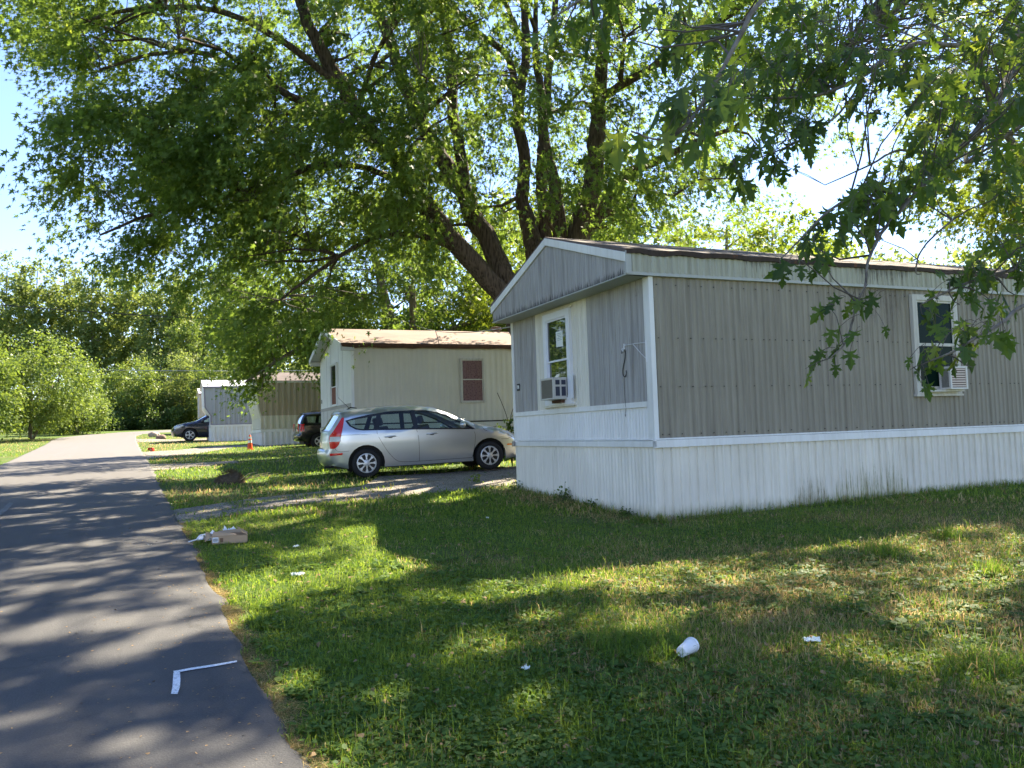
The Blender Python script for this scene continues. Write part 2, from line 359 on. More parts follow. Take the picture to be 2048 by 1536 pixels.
Q = np.stack([idx[:-1, :-1], idx[:-1, 1:], idx[1:, 1:], idx[1:, :-1]], -1).reshape(-1, 4)
mesh_np('ground', np.c_[X.ravel(), Y.ravel(), Z.ravel()], Q.ravel(), np.full(len(Q), 4), M['ground'], None, True, kind='structure')

def sheet(name, A, B, mat, lift, cols=10, jit=0, **kw):
    n = len(A); t = np.unique(np.r_[0, .008, .02, .98, .992, 1, np.linspace(.05, .95, cols-6)]); cols = len(t)
    P = A[:, None, :]*(1-t)[None, :, None] + B[:, None, :]*t[None, :, None]
    if jit:
        k_ = np.hanning(9); k_ /= np.sqrt((k_**2).sum())
        for c_ in (0, -1):
            w_ = np.convolve(RNG.normal(0, jit, n+8), k_, 'valid')*1.3 + RNG.normal(0, jit*.3, n); P[:, c_, 1 if jit < .03 else 0] += w_
    x, y = xy(P[..., 0], P[..., 1]); z = terr(x, y)+lift
    z[:, 0] -= .03; z[:, -1] -= .03
    if jit > .03: z[0] -= .06
    i = np.arange(n*cols).reshape(n, cols); q = np.stack([i[:-1, :-1], i[:-1, 1:], i[1:, 1:], i[1:, :-1]], -1).reshape(-1, 4)
    return mesh_np(name, np.c_[x.ravel(), y.ravel(), z.ravel()], q.ravel(), np.full(len(q), 4), mat, None, True, **kw)
RA = polyarr(RIGHT, 2200); LA = polyarr(LEFT, 2200)
sheet('road', RA, LA, M['asphalt'], .024, 18, .028, kind='structure')
def drive(pts_lo, pts_hi, lift, name='driveway'):
    A = polyarr(pts_lo, 60); B = polyarr(pts_hi, 60); return sheet(name, A, B, M['gravel'], lift, 12, .05, kind='structure')
drive([(11.6, .5), (11.6, .70), (12.7, 2.6), (13.2, 4.8), (13.7, 6.6), (14.2, 12)], [(13.1, .5), (13.1, .70), (14.1, 2.2), (15.0, 4.0), (17.2, 5.0), (17.3, 12)], .020)
drive([(27.9, .55), (27.9, .8), (30.5, 2.2), (36.0, 4.2), (37.4, 9)], [(34.4, .55), (34.4, .8), (36, 2.2), (38.9, 4.2), (40.0, 9)], .020)
drive([(21.9, .55), (21.9, .8), (22.6, 1.6), (23.4, 2.9)], [(24.1, .55), (24.1, .8), (23.9, 1.6), (24.2, 2.9)], .020)
drive([(52.5, .7), (52.5, .95), (52.0, 3), (51.6, 9)], [(58.5, .7), (58.5, .95), (56, 3), (55.5, 9)], .020)

def flat_poly(name, pts, mat, lift, **kw):
    """a painted mark lying on the road"""
    V = [(p[0], p[1], float(terr(p[0], p[1]))+lift) for p in pts]; mb = MB(); n = len(V)//2
    mb.add(V, [(i, i+1, 2*n-2-i, 2*n-1-i) for i in range(n-1)]); return mb.obj(name, mat, fix=False, **kw)
m = Mt('road paint', .7, .3); g = m.geo(); m.col(m.mix(m.ramp(m.noise(g, 70, 5, .8), [(.36, 0), (.50, 1)]), (.30, .30, .32), (.78, .80, .82))); M['roadpaint'] = m.m
m = Mt('worn road paint', .8, .3); g = m.geo(); m.col(m.mix(m.ramp(m.noise(g, 30, 4, .7), [(.45, 0), (.7, 1)]), (.10, .10, .105), (.26, .26, .26))); M['wornpaint'] = m.m
top = [gnd(*q) for q in [(346, 1352.6), (390, 1345), (430, 1339), (474, 1331.4)]]; bot = [gnd(*q) for q in [(350, 1356.5), (392, 1349), (432, 1342.5), (474, 1334.5)]]
flat_poly('road_marking', top+bot[::-1], M['roadpaint'], .030, kind='structure')
lf = [gnd(*q) for q in [(347, 1356), (346, 1370), (345, 1385), (342, 1399)]]; rt = [gnd(*q) for q in [(360, 1355), (361, 1370), (360, 1385), (355, 1400)]]
flat_poly('road_marking', lf+rt[::-1], M['roadpaint'], .030, kind='structure')
lf = [gnd(*q) for q in [(18, 1008), (6, 1020), (-14, 1034)]]; rt = [gnd(*q) for q in [(27, 1010), (15, 1024), (-4, 1040)]]
flat_poly('road_marking', lf+rt[::-1], M['wornpaint'], .030, kind='structure')

# ================================================================== MOBILE HOMES
TH = .4042
Lx = np.array([math.cos(TH), math.sin(TH), 0]); Wx = np.array([-math.sin(TH), math.cos(TH), 0])
END = lambda a, z, o: (-o, a, z)      # wall that faces the road
SIDE = lambda a, z, o: (a, -o, z)     # long wall that faces the camera
def fbox(mb, f, a0, a1, z0, z1, o0, o1):
    mb.prism([(a0, z0), (a1, z0), (a1, z1), (a0, z1)], o0, o1, f); return mb
def corr(mb, f, a0, a1, z0, z1, prof, period, off=0.0):
    """corrugated sheet; prof = [(t, out)...] over one period; z0/z1 numbers or functions of a"""
    pts = []; k = math.floor(a0/period)
    while k*period < a1:
        for t, o in prof:
            a = (k+t)*period
            if a0 < a < a1: pts.append((a, o+off))
        k += 1
    pts = [(a0, off)]+pts+[(a1, off)]
    z0f = z0 if callable(z0) else (lambda a: z0); z1f = z1 if callable(z1) else (lambda a: z1)
    vs = [f(a, z0f(a), o) for a, o in pts]+[f(a, z1f(a), o) for a, o in pts]; n = len(pts)
    mb.add(vs, [(i, i+1, n+i+1, n+i) for i in range(n-1)]); return mb
WAVE = [(0, 0), (.12, .0), (.30, .016), (.62, .016), (.72, .004)]
RIB = [(0, 0), (.62, 0), (.67, .032), (.76, .032), (.82, 0)]
BOARD = [(0, .006), (.90, .006), (.93, -.004), (.97, -.004)]
DEEP = [(0, 0), (.40, 0), (.50, .055), (.86, .055), (.96, 0)]
FINE = [(0, 0), (.28, .015), (.6, .015), (.7, 0)]
def screws(mb, f, a0, a1, z, step, o=.012, r=.006):
    a = a0
    while a < a1:
        x, y, zz = f(a, z, o); mb.box((x-r, y-r, zz-r), (x+r, y+r, zz+r)); a += step*random.choice((1, 1, .5, 1.5))
    return mb
def window(par, f, a0, a1, z0, z1, mats, split=.5, name='window', fw=.05, inner=None, o=.0):
    """frame > pane, sash. a0<a1"""
    mb = MB()
    for b in ((a0, a0+fw, z0, z1), (a1-fw, a1, z0, z1), (a0+fw, a1-fw, z0, z0+fw), (a0+fw, a1-fw, z1-fw, z1)):
        fbox(mb, f, *b, o-.02, o+.045)
    w = mb.obj(name, mats[0], par, bevel=.004)
    zs = z0+(z1-z0)*split; mb = MB(); i = fw+.002; s = .028
    for (p0, p1, oo) in ((zs-.01, z1-i, .028), (z0+i, zs+.02, .012)):
        for b in ((a0+i, a0+i+s, p0, p1), (a1-i-s, a1-i, p0, p1), (a0+i+s, a1-i-s, p0, p0+s), (a0+i+s, a1-i-s, p1-s, p1)):
            fbox(mb, f, *b, o+oo-.012, o+oo)
    mb.obj('sash', mats[0], w)
    mb = MB(); fbox(mb, f, a0+i+.01, a1-i-.01, zs, z1-i-.01, o+.008, o+.012); mb.obj('pane', mats[1], w)
    mb = MB(); fbox(mb, f, a0+i+.01, a1-i-.01, z0+i+.01, zs-.002, o-.001, o+.003); mb.obj('pane', mats[2] if len(mats) > 2 else mats[1], w)
    return w
def home(name, label, C, zg, length, width, zb, zt, zr, e, roofm, edge=.10, eo=.05, group='mobile homes along the road', round_roof=False):
    """root + roof; heights are world heights. Returns root and local-height function"""
    t = thing(name, label, 'mobile home', (C[0], C[1], zg), TH, group)
    H = lambda z: z-zg
    return t, H
def gable_roof(t, H, length, width, zeave, zr, e, side_o, mat, thick=.05, overhang_far=.3, name='roof', tag=None):
    mb = MB(); hw = width/2
    P = [(-side_o, zeave), (hw, zr), (width+side_o, zeave)]
    prof = P + [(a, z-thick) for a, z in P[::-1]]
    mb.prism([(a, H(z)) for a, z in prof], e, -(length+overhang_far), END)
    return mb.obj(name, mat, t)
GRP = 'mobile homes along the road'

# ---- first home: grey ribbed siding, white trim, plank panels round the front window
C1 = (1.772, 10.25); Z1 = .45; W1 = 4.42; N1 = 17.0
t1, H = home('mobile_home', 'nearest mobile home, grey ribbed long wall, weathered plank gable and white skirting', C1, Z1, N1, W1, 1.44, 3.5, 4.46, .34, None)
zT = H(3.50); zB = H(1.44)
mb = MB(); corr(mb, SIDE, 0.05, N1, H(1.43), H(3.52), WAVE, .098)
mb.obj('side_wall', M['taupe'], t1)
mb = MB()
for zz in (1.50, 2.10, 2.72, 3.40): screws(mb, SIDE, .1, N1, H(zz), .098*2)
mb.obj('siding_screws', M['blackmetal'], t1, kind='stuff')
# end wall
mb = MB(); corr(mb, END, .02, W1-.02, H(1.43), H(1.90), FINE, .075); mb.obj('lower_panel', M['white'], t1)
mb = MB(); corr(mb, END, 1.66, 3.46, H(1.88), H(3.52), FINE, .075); mb.obj('middle_panel', M['cream_panel'], t1)
mb = MB(); corr(mb, END, .12, 1.66, H(1.88), H(3.52), BOARD, .152, .004); mb.obj('plank_panel', M['greywood'], t1)
mb = MB(); corr(mb, END, 3.46, W1-.06, H(1.88), H(3.52), BOARD, .152, .004); mb.obj('plank_panel', M['greywood'], t1)
# hidden walls and floor so the box is closed
mb = MB(); mb.box((.06, W1-.05, H(1.3)), (N1, W1, H(3.6))); mb.box((N1-.05, .02, H(1.3)), (N1, W1-.06, H(3.6))); mb.box((.06, .03, H(1.3)), (N1-.06, W1-.06, H(1.36)))
mb.obj('back_wall', M['taupe'], t1)
# trims
mb = MB(); fbox(mb, END, 0.0, .12, H(1.45), H(3.50), .004, .022); fbox(mb, SIDE, -.022, .045, H(1.45), H(3.50), .004, .022)
mb.obj('corner_trim', M['white'], t1, bevel=.003)
mb = MB(); fbox(mb, END, W1-.06, W1+.02, H(1.45), H(3.50), .004, .022); mb.obj('corner_trim', M['white'], t1, bevel=.003)
mb = MB(); fbox(mb, END, .12, W1-.06, H(1.865), H(1.925), .010, .026); fbox(mb, END, .12, W1-.06, H(1.855), H(1.866), .010, .036); mb.obj('belt_trim', M['white'], t1)
mb = MB(); fbox(mb, END, -.05, W1+.05, H(1.345), H(1.425), .014, .050); fbox(mb, END, -.05, W1+.05, H(1.43), H(1.45), .014, .034)
fbox(mb, SIDE, -.05, N1, H(1.335), H(1.43), .014, .050); fbox(mb, SIDE, -.034, N1, H(1.434), H(1.455), .014, .034)
mb.obj('skirt_trim', M['white'], t1, bevel=.004)
mb = MB(); corr(mb, END, -.01, W1, H(0.0), H(1.345), FINE, .085, .008); mb.obj('skirting', M['skirt'], t1)
mb = MB(); corr(mb, SIDE, -.01, N1, H(-.1), H(1.335), RIB, .13, .008); mb.obj('skirting', M['skirt'], t1)
# gable: plank face on the overhang, soffit, barge boards
e = .34; ze = 3.76; zr = 4.46; sl = (zr-ze)/(W1/2)
gz = lambda a: H(ze + sl*(a+.05) if a < W1/2 else ze + sl*(W1+.05-a))-.03
mb = MB(); corr(mb, END, -.05, W1/2, H(3.515), gz, BOARD, .105, e); corr(mb, END, W1/2, W1+.05, H(3.515), gz, BOARD, .105, e); mb.obj('gable_planks', M['greywood2'], t1)
mb = MB(); mb.prism([(-.05, H(3.50)), (W1+.05, H(3.50)), (W1+.05, H(3.515)), (-.05, H(3.515))], -.02, e+.015, END); mb.obj('soffit', M['soffit'], t1)
mb = MB()
for s in (0, 1):
    a0, a1 = (-.06, W1/2) if s == 0 else (W1+.06, W1/2)
    z0, z1 = H(ze), H(zr)
    mb.prism([(a0, z0-.10), (a1, z1-.09), (a1, z1+.02), (a0, z0+.02)], e+.008, e+.035, END)
mb.obj('barge_board', M['white'], t1, bevel=.004)
mb = MB(); corr(mb, SIDE, -e+.0, N1+.2, H(3.535), H(3.775), WAVE, .098, .050); mb.obj('fascia', M['fascia'], t1)
mb = MB(); fbox(mb, SIDE, -e-.01, N1+.2, H(3.50), H(3.54), -.01, .064); fbox(mb, SIDE, -e-.03, -e+.05, H(3.515), H(3.80), .03, .072)
mb.obj('fascia_trim', M['soffit'], t1)
mb = MB(); n = 90; pts = []
for i in range(n+1):
    a = -e-.02+(N1+.4)*i/n; d = .007*math.sin(i*1.7)+RNG.normal(0, .005); pts.append((a, d))
vs = []; 
for a, d in pts: vs += [(a, -.085-d, H(3.765)+d), (a, -.095-d, H(3.825)+d*.5), (a, .03, H(3.835)), (a, .02, H(3.77))]
fs = [(4*i+k, 4*i+(k+1) % 4, 4*i+4+(k+1) % 4, 4*i+4+k) for i in range(n) for k in range(4)]
mb.add(vs, fs); mb.obj('roof_edge', M['rusty_edge'], t1)
gable_roof(t1, H, N1, W1, 3.83, 4.50, e+.03, .06, M['roof_grey'], .05)
# front window
win = window(t1, END, 2.13, 3.04, H(1.985), H(3.43), (M['frame'], M['glass'], M['glass']), .47, fw=.105, o=.020)
mb = MB(); fbox(mb, END, 2.05, 3.13, H(1.955), H(1.985), .012, .06); mb.obj('sill', M['cream_panel'], win)
mb = MB(); fbox(mb, END, 2.10, 3.09, H(3.435), H(3.465), .010, .03); mb.obj('drip_cap', M['cream_panel'], win)
mb = MB(); fbox(mb, END, 2.40, 2.63, H(2.88), H(3.12), .0330, .0336); pp = mb.obj('paper_notice', M['paper'], win)
mb = MB()
for k in range(5): fbox(mb, END, 2.43+.01*(k % 2), 2.60-.02*(k % 3), H(3.08-.025*k), H(3.088-.025*k), .0337, .0341)
mb.obj('printed_lines', plain('faded print', (.28, .36, .30), .8), pp)
# side window
win = window(t1, SIDE, 4.49, 5.42, H(1.95), H(3.43), (M['frame_old'], M['glass_green_reflection'], M['glass_green_reflection']), .5, fw=.085, o=.024)
mb = MB(); fbox(mb, SIDE, 4.57, 5.34, H(2.665), H(2.70), .012, .05); mb.obj('crossbar', M['frame_old'], win)
mb = MB(); fbox(mb, SIDE, 4.47, 5.44, H(1.92), H(1.95), .012, .075); mb.obj('sill', M['frame_old'], win)
# electric box on the trim and number plate
mb = MB(); fbox(mb, END, W1-.10, W1-.02, H(1.34), H(1.43), .052, .085); eb = mb.obj('outlet_cover', plain('grey metal cover', (.30, .29, .27), .4, .5, .6), t1, bevel=.006)
mb = MB(); fbox(mb, END, 4.13, 4.25, H(2.295), H(2.415), .014, .020); npl = mb.obj('number_plate', M['black'], t1)
def text_mesh(body, size, mat, parent, Mx, name='digits'):
    cu = bpy.data.curves.new(name, 'FONT'); cu.body = body; cu.size = size; cu.align_x = 'CENTER'; cu.align_y = 'CENTER'; cu.extrude = .0015; cu.resolution_u = 4
    to = bpy.data.objects.new('tmp', cu); COL.objects.link(to); bpy.context.view_layer.update()
    me = bpy.data.meshes.new_from_object(to.evaluated_get(bpy.context.evaluated_depsgraph_get())); bpy.data.objects.remove(to)
    me.transform(Mx); me.materials.clear(); me.materials.append(mat); me.name = name
    return link(bpy.data.objects.new(name, me), parent)
# text faces -x: right of the reader = -y
Mx = Matrix(((0, 0, -1, -.022), (-1, 0, 0, 4.19), (0, 1, 0, H(2.355)), (0, 0, 0, 1)))
text_mesh('08', .092, M['white_clean'], npl, Mx)

# ---- second home: pale grey-cream, tan roof
m = Mt('patterned curtain', .9, .1); o = m.obj()
k = m.voro(m.map(o, (30, 30, 26)), 1.0); m.col(m.mix(m.ramp(k, [(.22, 1), (.34, 0)]), (.20, .12, .115), (.06, .02, .03))); m.bump(m.noise(m.map(o, (14, 14, 1)), 1.5, 2), .8, .05); M['curtain'] = m.m
M['curtain_red'] = plain('rust red curtain', (.20, .075, .05), .9)
M['t2side'] = painted_metal('pale siding', (.62, .58, .48), (.40, .38, .32), .3)
M['t2white'] = painted_metal('white board', (.82, .82, .82), (.55, .55, .53), .25)
M['t2grey'] = painted_metal('light grey board', (.60, .60, .62), (.45, .44, .45), .25)
M['t2belt'] = painted_metal('grey trim', (.36, .35, .38), (.25, .24, .24), .25)
M['t2skirt'] = painted_metal('cream skirting', (.62, .60, .52), (.42, .38, .28), .3, .5, (.9-1.0, .3, (.25, .23, .14)))
C2 = (-4.21, 21.5); Z2 = .98; W2 = 4.7; N2 = 16
t2, H = home('mobile_home', 'pale mobile home with tan roof standing behind the silver car', C2, Z2, N2, W2, 0, 0, 0, 0, None)
WID = [(0, 0), (.25, .008), (.5, .008), (.75, 0)]
mb = MB(); corr(mb, SIDE, .03, N2, H(1.92), H(4.0), WID, .17); mb.obj('side_wall', M['t2side'], t2)
mb = MB(); fbox(mb, END, 0, W2, H(2.49), H(4.0), -.05, 0)
hw = W2/2; mb.prism([(0, H(4.0)), (W2, H(4.0)), (hw, H(4.62))], -.05, 0, END); mb.obj('end_wall', M['t2white'], t2)
for a in (1.18, 1.75, 2.95, 3.6): mb = MB(); fbox(mb, END, a, a+.012, H(2.5), H(4.0 + .5*min(a, W2-a)/hw*1.1), .001, .004); mb.obj('board_seam', M['t2belt'], t2)
mb = MB(); fbox(mb, END, 0, W2, H(1.93), H(2.40), -.05, 0); mb.obj('lower_panel', M['t2grey'], t2)
mb = MB(); fbox(mb, END, .0, W2, H(2.40), H(2.49), -.05, .015); fbox(mb, END, 0, W2, H(1.90), H(1.93), -.05, .015); [fbox(mb, END, a, a+.02, H(1.935), H(2.398), .001, .006) for a in (.6, 1.2, 1.8, 2.4, 3.0, 3.6, 4.2)]
mb.obj('belt_trim', M['t2belt'], t2)
mb = MB(); fbox(mb, END, -.03, W2, H(1.76), H(1.895), -.05, .035); fbox(mb, SIDE, -.03, N2, H(1.76), H(1.895), -.05, .035); mb.obj('skirt_trim', M['t2skirt'], t2)
mb = MB(); fbox(mb, SIDE, .05, N2, H(1.90), H(1.935), .0, .02); mb.obj('painted_shadow_line', M['blackmetal'], t2)  # black strip standing in for the shadow line under the siding
mb = MB(); corr(mb, END, 0, W2, H(.6), H(1.765), FINE, .10); corr(mb, SIDE, 0, N2, H(.6), H(1.765), RIB, .12); mb.obj('skirting', M['t2skirt'], t2)
mb = MB(); mb.box((.05, W2-.05, H(1.3)), (N2, W2, H(4.0))); mb.box((N2-.05, .0, H(1.3)), (N2, W2-.06, H(4.3))); mb.obj('back_wall', M['t2side'], t2)
mb = MB(); fbox(mb, SIDE, -.02, .05, H(1.93), H(4.0), .002, .02); fbox(mb, END, -.001, .07, H(1.93), H(4.0), .018, .024); mb.obj('corner_trim', M['t2white'], t2)
gable_roof(t2, H, N2, W2, 4.05, 4.75, .30, .12, M['roof_tan'], .05)
mb = MB()
for s in (0, 1):
    a0, a1 = (-.14, hw) if s == 0 else (W2+.14, hw)
    mb.prism([(a0, H(4.05)-.13), (a1, H(4.75)-.13), (a1, H(4.75)+.005), (a0, H(4.05)+.005)], .305, .325, END)
mb.obj('barge_board', M['t2white'], t2)
for a0, a1 in ((-.12, .0), (W2, W2+.12)): mb = MB(); fbox(mb, END, a0, a1, H(3.86), H(3.99), -.05, .29); mb.obj('eave_return', M['t2grey'], t2)
mb = MB(); mb.prism([(-.12, H(3.985)), (hw, H(4.68)), (W2+.12, H(3.985)), (W2+.12, H(3.995)), (hw, H(4.69)), (-.12, H(3.995))], .0, .30, END); mb.obj('soffit', M['t2grey'], t2)
n = 60; mb = MB(); vs = []
for i in range(n+1):
    a = -.28+(N2+.5)*i/n; d = RNG.normal(0, .008); vs += [(a, -.11, H(3.94)+d), (a, -.135, H(4.0)+d), (a, -.125, H(4.06)), (a, .0, H(4.04))]
mb.add(vs, [(4*i+k, 4*i+(k+1) % 4, 4*i+4+(k+1) % 4, 4*i+4+k) for i in range(n) for k in range(4)]); mb.obj('roof_edge', M['rust'], t2)
window(t2, SIDE, 3.02, 3.73, H(2.43), H(3.68), (M['frame_old'], M['curtain'], M['curtain']), .52, fw=.035, o=.01)
window(t2, END, 1.92, 2.83, H(2.48), H(3.74), (M['frame'], M['glass'], M['curtain_red']), .45, fw=.04, o=.01)
mb = MB(); fbox(mb, END, 4.45, 4.52, H(2.66), H(2.78), .004, .014); mb.obj('number_plate', M['black'], t2)
mb = MB(); x, y, z = 3.4, 2.4, H(4.7); mb.lathe([(.0, .30), (.16, .27), (.17, .18), (.10, .16), (.10, -.1)], 14, Matrix.Translation((9.2-4.0, 2.6, H(4.66)))); mb.obj('roof_vent', M['roof_tan'], t2, smooth=True)

# ---- third, fourth and fifth homes
M['t3tan'] = painted_metal('tan ribbed siding', (.40, .33, .235), (.22, .18, .12), .3)
M['t3cream'] = painted_metal('cream ribbed siding', (.62, .58, .47), (.40, .36, .25), .3)
M['t4grey'] = painted_metal('blue grey ribbed siding', (.37, .38, .42), (.24, .24, .27), .3)
M['t4trim'] = plain('mauve grey trim', (.20, .18, .24), .5)
M['metalroof'] = plain('white coated metal roof', (.66, .64, .66), .5, .4, 0, .06)
M['peach'] = painted_metal('peach siding', (.66, .52, .40), (.5, .40, .3), .15)
M['redtrim'] = plain('faded red trim', (.38, .20, .17), .6)
M['skirt_far'] = painted_metal('white ribbed skirting', (.80, .79, .75), (.45, .44, .38), .25)
def far_home(label, C, zg, N, Wd, zb, zt, zr, bump_, side, lower, zl, roofm, trim, fasc, skirt, endm, roof_e=.1, wins=()):
    t, H = home('mobile_home', label, C, zg, N, Wd, 0, 0, 0, 0, None)
    hw = Wd/2
    # end profile: upper part leans out over the lower part
    lo, hi = bump_ if bump_ else (0, 0)
    za = zb+(zt-zb)*.24; zc = zb+(zt-zb)*.47
    prof = [(0, zb), (0, za), (lo, zc), (hi, zt)] if bump_ else [(0, zb), (0, zt)]
    # side wall cut to that outline: corrugated from x=0 plus filler for the overhang
    mb = MB()
    if zl:
        corr(mb, SIDE, 0, N, H(zl), H(zt), DEEP, .26); mb.obj('side_wall', side, t); mb = MB(); corr(mb, SIDE, 0, N, H(zb), H(zl)-.005, DEEP, .26); mb.obj('lower_panel', lower, t)
    else:
        corr(mb, SIDE, 0, N, H(zb), H(zt), DEEP, .26); mb.obj('side_wall', side, t)
    if bump_:
        mb = MB(); poly = [(0, H(za))]+[(-lo, H(zc)), (-hi, H(zt)), (0, H(zt))]
        mb.prism([(a, z) for a, z in poly], 0.0, .006, SIDE)
        for s in (.16, .32): mb.prism([(-s, H(zc)+(.0 if s < lo else .3)), (-s+.03, H(zc)), (-s+.03, H(zt)), (-s, H(zt))], .006, .014, SIDE)
        mb.obj('side_wall', side, t)
    mb = MB()
    for (x0, z0), (x1, z1) in zip(prof[:-1], prof[1:]):
        mb.add([(-x0, 0, H(z0)), (-x0, Wd, H(z0)), (-x1, Wd, H(z1)), (-x1, 0, H(z1))], [(0, 1, 2, 3)])
    mb.prism([(0, H(zt)), (Wd, H(zt)), (hw, H(zr)-.05)], prof[-1][0]-.03, prof[-1][0], END); mb.obj('end_wall', endm, t, fix=False)
    mb = MB()
    pts = [(-x-.01, -.02, H(z)) for x, z in prof]
    for p, q in zip(pts[:-1], pts[1:]):
        mb.add([(p[0]-.03, -.03, p[2]), (p[0]+.04, -.03, p[2]), (q[0]+.04, -.03, q[2]), (q[0]-.03, -.03, q[2]), (p[0]-.03, .03, p[2]), (p[0]+.04, .03, p[2]), (q[0]+.04, .03, q[2]), (q[0]-.03, .03, q[2])],
               [(0, 1, 2, 3), (4, 7, 6, 5), (0, 4, 5, 1), (3, 2, 6, 7), (0, 3, 7, 4), (1, 5, 6, 2)])
    fbox(mb, SIDE, -.02, N, H(zb)-.03, H(zb)+.012, -.01, .03); mb.obj('edge_trim', trim, t)
    mb = MB(); fbox(mb, SIDE, -.04, N, H(zb)-.15, H(zb)-.03, -.02, .045); fbox(mb, END, -.04, Wd, H(zb)-.15, H(zb)-.02, -.02, .04); mb.obj('skirt_trim', skirt, t)
    mb = MB(); corr(mb, SIDE, -.01, N, H(zg)-.6, H(zb)-.14, DEEP, .24, .01); corr(mb, END, -.01, Wd, H(zg)-.6, H(zb)-.14, RIB, .15, .01); mb.obj('skirting', skirt, t)
    mb = MB(); mb.box((.05, Wd-.05, H(zg)), (N, Wd, H(zt))); mb.box((N-.05, 0, H(zg)), (N, Wd, H(zt))); mb.obj('back_wall', side, t)
    gable_roof(t, H, N, Wd, zt+.10, zr, (hi or 0)+.08, .05, roofm, .05)
    mb = MB(); fbox(mb, SIDE, -(hi or 0)-.08, N+.2, H(zt)-.01, H(zt)+.075, 0, .06); mb.obj('fascia', fasc, t)
    for w in wins: window(t, *w)
    return t, H
far_home('tan ribbed mobile home with cream lower band and dark roof beside the cone', (-11.2, 36.4), 1.2, 15, 4.2, 2.07, 4.12, 4.75, (.12, .20), M['t3tan'], M['t3cream'], 2.66, M['roof_grey'], M['t3cream'], M['t3cream'], M['skirt_far'], M['t3cream'])
far_home('blue-grey ribbed mobile home with bright metal roof and slanted end', (-16.95, 45.9), 1.58, 15, 4.2, 2.53, 4.58, 5.17, (.30, .34), M['t4grey'], None, None, M['metalroof'], M['t4trim'], M['t4trim'], M['skirt_far'], M['t2white'])
t5z = 2.2
far_home('peach mobile home with white roof and faded red eaves, farthest up the road', (-23.75, 62), t5z, 15, 4.3, 3.23, 5.16, 5.75, None, M['peach'], None, None, M['metalroof'], M['peach'], M['redtrim'], M['skirt_far'], M['peach'],
         wins=[(END, .7, 1.5, 3.45-t5z, 4.98-t5z, (M['frame'], M['glass'], M['glass']), .5)])

# ================================================================== AIR CONDITIONERS, BRACKET, HOOK
# things that hang on the first home; their local axes are the home's
def on_home(P): return tuple(np.array([C1[0], C1[1], 0]) + Lx*P[0] + Wx*P[1] + np.array([0, 0, P[2]]))
def aircon(name, label, cx, cz, w, h, d, frame, locp, casing, grille):
    t = thing(name, label, 'air conditioner', locp, TH); f = frame
    mb = MB(); fbox(mb, f, -w/2, w/2, 0, h, .0, d-.02); mb.obj('casing', casing, t, bevel=.01)
    mb = MB()
    for b in ((-w/2, -w/2+.03, 0, h), (w/2-.03, w/2, 0, h), (-w/2+.03, w/2-.03, 0, .025), (-w/2+.03, w/2-.03, h-.03, h)): fbox(mb, f, *b, d-.02, d)
    mb.obj('front_rim', casing, t, bevel=.004)
    mb = MB(); n = grille
    for k in range(n):
        z = .03+(h-.06)*(k+.5)/n; fbox(mb, f, -w/2+.03, w/2-.03, z-.3*(h-.06)/n, z+.3*(h-.06)/n, d-.017, d-.008)
    gr_ = mb.obj('grille', M['ac_fin'] if n > 12 else plain('tan slats', (.62, .52, .44), .6), t)
    mb = MB(); fbox(mb, f, -w/2+.024, w/2-.024, .019, h-.024, d-.0168, d-.0150); mb.obj('grille_back', M['rust'], gr_)
    return t
# front unit tilts a little outwards and shows blue-dark slots on its side
f1 = lambda a, z, o: (-o, a, z)
ac = aircon('air_conditioner', 'boxy beige air conditioner sticking out of the front gable window', 0, 0, .46, .33, .24, f1, on_home((-.05, 2.50, 2.06)), M['ac_beige'], 26)
mb = MB()
M['slot'] = plain('dark blue vent slot', (.03, .034, .06), .4)
for (o0, o1, z0, z1) in ((.03, .10, .05, .19), (.13, .20, .05, .19), (.03, .10, .22, .29), (.13, .20, .22, .29)):
    mb = MB(); mb.box((-o1, -.46/2-.004, z0), (-o0, -.46/2+.001, z1)); mb.obj('side_vent', M['slot'], ac)
mb = MB(); fbox(mb, f1, -.16, .16, -.05, -.005, .0, .08); mb.obj('support_block', M['rust'], ac)
for a in (-.42, .33): 
    mb = MB(); fbox(mb, f1, a-.03, a+.09, .0, .36, .012, .022); mb.obj('side_filler', M['frame'], ac)
f2 = lambda a, z, o: (a, -o, z)
ac = aircon('air_conditioner', 'rusty white air conditioner low in the long wall window', 0, 0, .36, .34, .20, f2, on_home((5.14, -.05, 2.01)), M['ac_white'], 8)
mb = MB(); mb.box((-.185, -.17, .03), (-.180, -.05, .31)); [mb.box((-.189, -.17, .04+.03*k), (-.184, -.05, .052+.03*k)) for k in range(9)]; mb.obj('side_louvre', M['ac_fin'], ac)
mb = MB(); fbox(mb, f2, -.50, .20, -.03, .0, .0, .12); mb.obj('support_shelf', M['frame_old'], ac)
# bracket with hook
br = thing('hanging_bracket', 'thin white shelf bracket on the corner trim of the nearest home', 'bracket', on_home((-.024, .085, 2.44)), TH)
mb = MB(); mb.box((-.006, -.012, -.02), (.0, .012, .26)); mb.obj('wall_plate', M['white_clean'], br)
mb = MB(); mb.tube([(-.004, 0, .23), (-.005, .25, .245), (-.006, .52, .25)], .004, 5); mb.obj('arm', M['frame'], br)
mb = MB(); mb.tube([(-.004, 0, .02), (-.004, .12, .10), (-.006, .30, .238)], .0035, 5); mb.obj('brace', M['frame'], br)
mb = MB(); mb.tube([(-.006, .50, .25), (-.006, .53, .27), (-.006, .535, .19), (-.006, .56, .17), (-.006, .58, .21)], .009, 6); mb.obj('end_clip', M['white_clean'], br)
hk = thing('hook', 'black S-shaped hook hanging from the wall bracket', 'hook', on_home((-.03, .635, 2.62)), TH)
mb = MB(); pts = []
